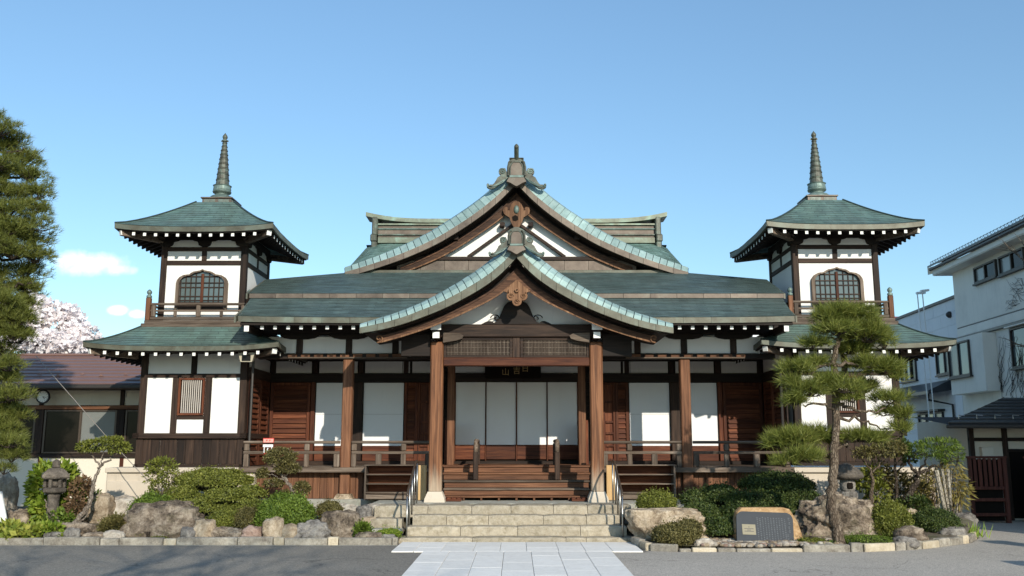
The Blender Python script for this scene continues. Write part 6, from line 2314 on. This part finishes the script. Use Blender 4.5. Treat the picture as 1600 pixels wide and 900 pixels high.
def ab(name, x0, x1, y0, y1, z0, z1, m, bev=.006, par=None):
    return MB().box(x0, x1, y0, y1, z0, z1, 0, bev).build(name, M[m], par or ax_)


XA, XB, YA = -16.0, -7.6, 22.0
ab('wall', XA, XB, YA, YA + 4, .0, 1.40, 'cream', 0)
ab('wall', XA, XB, YA + .02, YA + 4, 2.56, 3.3, 'cream', 0)
ab('back_wall', XA, XB, YA + .35, YA + .4, 1.40, 2.6, 'void', 0)
ab('sill_beam', XA, XB, YA - .05, YA + .08, 1.36, 1.45, 'dark_x')
ab('head_beam', XA, XB, YA - .05, YA + .08, 2.50, 2.60, 'warm_x')
for x in (-15.0, -13.1, -11.42, -9.48):
    ab('stud', x - .09, x + .09, YA - .03, YA + .05, 1.451, 2.499, 'dark_z')
    ab('stud', x - .045 + .09, x + .045 + .09, YA - .02, YA + .05, 0, 1.359, 'red_z')
    ab('stud', x - .05, x + .05, YA - .02, YA + .05, 2.601, 3.05, 'dark_z')
for (a, b) in ((-14.9, -13.2), (-13.0, -11.52), (-11.32, -9.58), (-9.38, -7.7)):
    mid = (a + b) / 2
    fr = MB()
    for (x0, x1, z0, z1) in ((a, a + .05, 1.46, 2.49), (b - .05, b, 1.46, 2.49), (a + .051, b - .051, 1.46, 1.50), (a + .051, b - .051, 2.45, 2.49), (mid - .025, mid + .025, 1.501, 2.449)):
        fr.box(x0, x1, YA - .01, YA + .05, z0, z1, 0, .005)
    w = fr.build('window', M['bronze_frame'], ax_)
    ab('pane', a + .05, mid - .026, YA + .015, YA + .02, 1.50, 2.45, 'glass', 0, w)
    ab('pane', mid + .026, b - .05, YA + .025, YA + .03, 1.50, 2.45, 'glass_grey' if a in (-11.32, -14.9) else 'glass', 0, w)
ye, ze_, yt, zt_ = 21.25, 3.05, 24.3, 4.02
nr = 9
for i in range(nr):                     # horizontally seamed roofing strips
    f0, f1 = i / nr, (i + 1) / nr
    y0, y1, z0, z1 = ye + (yt - ye) * f0, ye + (yt - ye) * f1, ze_ + (zt_ - ze_) * f0, ze_ + (zt_ - ze_) * f1
    MB().add([(XA, y0, z0 + .03), (XB + .2, y0, z0 + .03), (XB + .2, y1, z1 + .006), (XA, y1, z1 + .006), (XA, y0 + .01, z0 - .01), (XB + .2, y0 + .01, z0 - .01)],
             [(0, 1, 2, 3), (0, 4, 5, 1)]).build('roof_strip', M['roof_metal'], ax_)
MB().add([(XA, yt, zt_), (XB + .2, yt, zt_), (XB + .2, 27.5, 3.0), (XA, 27.5, 3.0)], [(0, 1, 2, 3)]).build('back_roof', M['roof_metal'], ax_)
ab('ridge', XA, XB + .2, yt - .12, yt + .12, zt_ - .02, zt_ + .05, 'roof_metal', .02)
ab('gutter', XA, XB + .2, ye - .10, ye + .0, ze_ - .10, ze_ - .0, 'frame_dark', .02)
ab('eave_soffit', XA, XB, ye, YA + .1, 2.96, 2.985, 'dark_x', 0)
for i in range(9):                      # snow guards
    x = -12.6 + .52 * i
    f = .22 if i % 2 else .27
    MB().prism([(x - .06, 0), (x + .06, 0), (x, .05)], -.01, .01).xf(Matrix.Translation((0, ye + (yt - ye) * f, ze_ + (zt_ - ze_) * f + .03))).build('snow_guard', M['roof_metal'], ax_)
ck = empty('wall_clock', (*px3(68, 620, 21.7)[:2], 2.7), 'round white wall clock with dark rim on the annex', 'clock')
c = Vector(px3(69, 620, 21.75))
TF = Matrix.Translation(c) @ Matrix.Rotation(math.pi / 2, 4, 'X')
MB().lathe([(.15, 0), (.165, .03), (.165, .07), (.135, .08), (.13, .06)], (0, 0, 0), 28).xf(TF).build('rim', M['black'], ck, smooth=True)
MB().lathe([(.002, .066), (.134, .064)], (0, 0, 0), 28).xf(TF).build('dial', M['white_plain'], ck)
MB().beam((0, 0, .07), (.05, -.055, .07), .012, .004, 0, (0, 0, 1)).xf(TF).build('hour_hand', M['black'], ck)
MB().beam((0, 0, .075), (.09, -.02, .075), .009, .004, 0, (0, 0, 1)).xf(TF).build('minute_hand', M['black'], ck)
for i in range(12):
    a = R(30 * i)
    MB().box(-.004, .004, .10, .12, .067, .069).xf(TF @ Matrix.Rotation(a, 4, 'Z')).build('hour_mark', M['black'], ck)
MB().tube([px3(56, 556, 19.5), px3(112, 620, 18.9), px3(168, 684, 18.3), px3(232, 752, 17.7)], .008, 5).build('guy_wire', M['wire'], None, label='thin slanting guy wire crossing in front of the annex', cat='wire')

# ================================================================= HOUSES ON THE RIGHT
HO = Vector((12.87, 26, 0))
ht_ = Vector((-.057, -1, 0)).normalized()
hn_ = Vector((-1, .057, 0)).normalized()
HM = Matrix(((ht_.x, hn_.x, 0, HO.x), (ht_.y, hn_.y, 0, HO.y), (0, 0, 1, 0), (0, 0, 0, 1)))


def hbx(name, t0, t1, n0, n1, z0, z1, m, par, bev=.0, pre=None):
    mb = MB().box(t0, t1, n0, n1, z0, z1, 0, bev)
    return mb.xf(HM).build(name, M[m] if isinstance(m, str) else m, par)


def window(par, t0, t1, z0, z1, n, split=(.5,), mats=('glass_grey', 'glass'), sill=True):
    fr = MB()
    f = .05
    parts = [(t0, t0 + f, z0, z1), (t1 - f, t1, z0, z1), (t0 + f + .001, t1 - f - .001, z0, z0 + f), (t0 + f + .001, t1 - f - .001, z1 - f, z1)]
    cuts = [t0 + f] + [t0 + (t1 - t0) * s for s in split] + [t1 - f]
    for c in cuts[1:-1]: parts.append((c - .03, c + .03, z0 + f + .001, z1 - f - .001))
    for (a, b, c, d) in parts: fr.box(a, b, n - .02, n + .06, c, d, 0, .004)
    w = fr.xf(HM).build('window', M['frame_dark'], par)
    for i, (a, b) in enumerate(zip(cuts, cuts[1:])):
        hbx('pane', a + .0, b - .0, n + .004 + .01 * (i % 2), n + .008 + .01 * (i % 2), z0 + .045, z1 - .045, mats[i % len(mats)], w)
    if sill: hbx('sill', t0 - .05, t1 + .05, n - .01, n + .09, z0 - .05, z0 - .001, 'frame_dark', w, .006)
    return w


hs = empty('white_house', HO, 'grey white two storey house with black tiled eaves at the right edge', 'house')
hbx('wall', -.42, 14.6, -7, 0, 0, 6.68, 'housewall', hs)  # lengthened beyond the view so that its shadow covers the fence
hbx('band', -.30, 14.6, .001, .05, 4.74, 4.98, 'housewall', hs, .01)
hbx('groove', -.30, 14.6, .001, .035, 4.985, 5.02, 'frame_dark', hs)
hbx('flashing', -.42, 14.6, .001, .09, 4.66, 4.735, 'roof_black', hs, .01)
window(hs, 1.1, 2.4, 6.07, 6.52, .012)
window(hs, 2.58, 3.9, 6.03, 6.52, .012)
window(hs, 4.3, 5.6, 6.03, 6.52, .012)
hbx('bay', -.26, 1.95, .0, .36, 3.07, 4.62, 'housewall', hs, .008)
window(hs, -.22, 1.18, 3.55, 4.52, .362, (.5,), ('glass_grey', 'pane'))
window(hs, 2.83, 4.6, 3.58, 4.60, .012, (.5,), ('pane', 'glass'))
hbx('window_hood', 2.75, 4.7, .0, .16, 4.612, 4.65, 'housewall', hs, .008)
# eaves: soffit, fascia, tile courses, snow fence
hbx('soffit', -.80, 14.6, -.3, .40, 6.66, 6.71, 'housewall', hs)
hbx('fascia', -.82, 14.6, .38, .42, 6.68, 6.82, 'housewall', hs, .006)
hbx('gutter', -.86, 14.6, .42, .51, 6.82, 6.90, 'frame_dark', hs, .02)
for i in range(8):
    d0 = .50 - .45 * i
    MB().add([(-.95, d0, 6.96 + .15 * i + .03), (14.6, d0, 6.96 + .15 * i + .03), (14.6, d0 - .5, 6.96 + .15 * (i + 1.1)), (-.95, d0 - .5, 6.96 + .15 * (i + 1.1)), (-.95, d0, 6.93 + .15 * i), (14.6, d0, 6.93 + .15 * i)],
             [(0, 1, 2, 3), (0, 4, 5, 1)]).xf(HM).build('roof_course', M['roof_black'], hs)
MB().add([(-.95, .5, 6.93), (-.95, -3.2, 8.1), (-.95, -7, 6.9), (-.95, -7, 6.6), (-.95, -3.2, 7.8), (-.95, .5, 6.72)], [(0, 1, 4, 5), (1, 2, 3, 4)]).xf(HM).build('gable_board', M['housewall'], hs)
sf = MB()
for z in (7.02, 7.10): sf.tube([(-.9, .42, z), (6.5, .42, z)], .008, 5)
for i in range(38):
    a = -.9 + .19 * i
    sf.tube([(a, .42, 6.96), (a, .42, 7.12)], .006, 4)
    sf.tube([(a, .42, 7.02), (a + .19, .42, 7.10)], .005, 4)
sf.xf(HM).build('snow_fence', M['frame_dark'], hs)
# ivy stems climbing the wall
iv = empty('wall_creeper', HM @ Vector((3, .02, 3)), 'leafless creeper stems climbing the right house wall', 'creeper')
rng2 = random.Random(21)
mb = MB()
for i in range(26):
    t, z = rng2.uniform(1.9, 3.3), rng2.uniform(2.6, 3.2)
    pts = []
    for k in range(9):
        pts.append((t, .025, z))
        t += rng2.gauss(.05, .12)
        z += rng2.uniform(.05, .24)
    mb.tube(pts, [.007 - .0005 * k for k in range(9)], 4)
for i in range(18):
    t, z = rng2.uniform(3.2, 3.9), rng2.uniform(5.1, 5.6)
    pts = []
    for k in range(6):
        pts.append((t, .02, z))
        t -= rng2.uniform(.05, .18)
        z += rng2.gauss(.02, .08)
    mb.tube(pts, [.006 - .0007 * k for k in range(6)], 4)
mb.xf(HM).build('stems', M['bark_dark'], iv)

bk = empty('white_block_building', HM @ Vector((-4, -.1, 0)), 'long white block building with flat dark roof edge behind the tower', 'building')
NB = -.20
hbx('wall', -14, -.43, -6, NB, 0, 5.98, 'blockwall', bk)
hbx('roof_edge', -14.1, -.45, -6, NB + .06, 5.985, 6.08, 'frame_dark', bk, .01)
for r in range(14):
    z0 = .42 + .40 * r
    for c in range(8):
        t0 = -8.0 + 1.0 * c - (.5 if r % 2 else 0)
        t1 = min(t0 + .985, -.45)
        if t1 - t0 < .1 or z0 > 5.7: continue
        if r < 4: continue
        hbx('block', t0, t1, NB, NB + .012, z0 + .006, z0 + .394, 'blockwall', bk)
window(bk, -5.6, -4.2, 3.80, 4.95, NB + .016, (.33, .66), ('glass_grey', 'pane', 'glass'))
window(bk, -2.5, -1.2, 3.80, 4.52, NB + .016, (.5,), ('pane', 'glass_grey'))
window(bk, -4.3, -2.3, 1.78, 2.68, NB + .016, (.33, .66), ('glass_grey', 'pane', 'glass_grey'))
hbx('window_hood', -4.4, -2.2, NB, NB + .22, 2.70, 2.76, 'frame_dark', bk, .01)
MB().add([(-6.0, NB, 3.62), (-1.6, NB, 3.62), (-1.5, NB + .75, 3.28), (-6.1, NB + .75, 3.28), (-1.5, NB + .75, 3.18), (-6.1, NB + .75, 3.18), (-1.6, NB, 3.3), (-6, NB, 3.3)],
         [(0, 1, 2, 3), (3, 2, 4, 5), (5, 4, 6, 7), (1, 6, 4, 2)]).xf(HM).build('lean_to_roof', M['patina_flat'] if 'patina_flat' in M else M['roof_black'], bk)
MB().tube([(-1.9, NB + .6, 3.2), (-1.9, NB + .6, 3.02), (-1.5, NB + .06, 2.86), (-1.45, NB + .06, 1.4)], .035, 7).xf(HM).build('down_pipe', M['frame_dark'], bk)
for (t, z) in ((-1.25, 5.55), (-4.3, 5.15), (-5.0, 2.85)):
    MB().lathe([(.10, 0), (.10, .06), (.05, .12), (.01, .13)], (0, 0, 0), 12).xf(HM @ Matrix.Translation((t, NB + .01, z)) @ Matrix.Rotation(-math.pi / 2, 4, 'X')).build('vent_hood', M['frame_dark'], bk, smooth=True)
hbx('side_wing', -.9, -.44, NB, NB + .20, 0, 3.75, 'blockwall', bk)

lp_ = empty('lamp_post', (12.3, 27.2, 0), 'white twin pole with a slanting lamp head behind the right tower', 'lamp post')
for px in (1433, 1441):
    t = Vector(px3(px, 456, 27.2))
    b = Vector((t.x + .12, 27.2, 0))
    MB().tube([b, t], .018, 8).build('pole', M['white_plain'], lp_)
a = Vector(px3(1432, 458, 27.2))
MB().beam(a, a + Vector((.26, 0, .01)), .12, .06, 0).build('lamp_head', M['white_plain'], lp_)
MB().beam(a + Vector((.13, 0, .06)), a + Vector((.37, 0, .09)), .12, .06, 0).build('lamp_head', M['white_plain'], lp_)
for zz in (5.0, 3.6):
    MB().tube([(12.16, 27.19, zz), (12.55, 27.19, zz)], .012, 6).build('cross_bar', M['white_plain'], lp_)

# entrance wing with dark tiled roof, fence
wg = empty('entrance_house', (12, 23.4, 0), 'low entrance house with dark tiled roof and cream panels behind the fence', 'house')


def wb(name, x0, x1, y0, y1, z0, z1, m, bev=.006, par=None):
    return MB().box(x0, x1, y0, y1, z0, z1, 0, bev).build(name, M[m], par or wg)


wb('wall', 11.55, 16, 23.45, 26.5, 0, 2.3, 'cream', 0)
for x in (11.5, 12.35, 13.15, 14.2): wb('post', x, x + .12, 23.38, 23.5, 0, 2.25, 'dark_z')
wb('beam', 11.5, 16, 23.39, 23.47, 1.80, 1.88, 'dark_x')
wb('beam', 11.4, 16, 23.36, 23.48, 2.10, 2.22, 'dark_x')
wb('door', 12.50, 13.14, 23.425, 23.46, .05, 1.55, 'void')
wb('door_head', 12.47, 13.15, 23.41, 23.46, 1.55, 1.62, 'dark_x')
wb('meter_box', 11.75, 12.05, 23.30, 23.44, 1.45, 1.66, 'cream', .01)
for i in range(8):
    y0, z0 = 22.6 + .30 * i, 2.20 + .085 * i
    xl = 10.62 + .34 * i
    MB().add([(xl, y0, z0 + .03), (16, y0, z0 + .03), (16, y0 + .33, z0 + .09), (xl + .34, y0 + .33, z0 + .09), (xl, y0, z0 - .01), (16, y0, z0 - .01)], [(0, 1, 2, 3), (0, 4, 5, 1)]).build('roof_course', M['roof_black'], wg)
MB().add([(10.62, 22.6, 2.22), (13.34, 25.0, 2.90), (13.34, 25.0, 2.76), (10.62, 22.6, 2.08)], [(0, 1, 2, 3)]).build('gable_board', M['frame_dark'], wg)
MB().add([(10.62, 22.6, 2.17), (16, 22.6, 2.17), (16, 25, 2.4), (10.7, 25, 2.4)], [(0, 1, 2, 3)]).build('soffit', M['dark_x'], wg)
wb('gutter', 10.55, 16, 22.5, 22.6, 2.08, 2.17, 'frame_dark', .02)
for i in range(9):
    x = 11.0 + .45 * i
    MB().tube([(x, 22.82, 2.30), (x, 22.82, 2.38), (x + .14, 22.8, 2.37)], .014, 6).build('snow_guard', M['steel'], wg)

M['fence_red'] = wood('dark red fence paint', (.05, .014, .009), (.095, .028, .018), (.15, .050, .032), 'z', var=.15)
for (xa, xb, lab) in ((11.02, 11.95, 'dark red slatted gate fence beside the lane'), (12.42, 13.3, 'dark red fence panel at the right edge behind the lane')):
    fe = empty('slat_fence', ((xa + xb) / 2, 22.6, 0), lab, 'fence', 'dark red fences by the entrance house')

    def fb_(name, x0, x1, y0, y1, z0, z1):
        return MB().box(x0, x1, y0, y1, z0, z1, 0, .006).build(name, M['fence_red'], fe)
    fb_('post', xa, xa + .08, 22.56, 22.64, 0, 1.40)
    fb_('post', xb - .10, xb, 22.56, 22.66, 0, 1.40)
    fb_('top_rail', xa - .02, xb + .02, 22.55, 22.65, 1.401, 1.45)
    for z in (.15, .47, .72): fb_('rail', xa + .081, xb - .101, 22.57, 22.63, z, z + .07)
    nsl = 6
    for i in range(nsl):
        a = xa + .10 + (xb - xa - .20) * i / nsl
        fb_('slat', a + .02, a + (xb - xa - .20) / nsl - .02, 22.575, 22.60, .791, 1.399)
    MB().box(xa + .09, xb - .11, 22.64, 22.66, .05, 1.38).build('back_board', M['void'], fe)
    fe.location = (fe.location.x * .89, fe.location.y * .89, 0)
    fe.scale = (.89, .89, .98)

wg.location = (wg.location.x * .89, wg.location.y * .89, 0)
wg.scale = (.89, .89, .97)
# old red roof glimpsed beyond
ro = empty('far_red_roof_house', (12.2, 46, 0), 'distant house with dull red roof seen past the right balcony', 'house')
MB().box(9.5, 24, 45, 50, 0, 7.75).build('wall', M['blockwall'], ro)
MB().add([(9.2, 44.7, 7.75), (24.2, 44.7, 7.75), (24.2, 47.5, 8.35), (9.2, 47.5, 8.35), (9.2, 44.7, 7.65), (24.2, 44.7, 7.65)], [(0, 1, 2, 3), (0, 4, 5, 1)]).build('roof', M['red_roof'], ro)
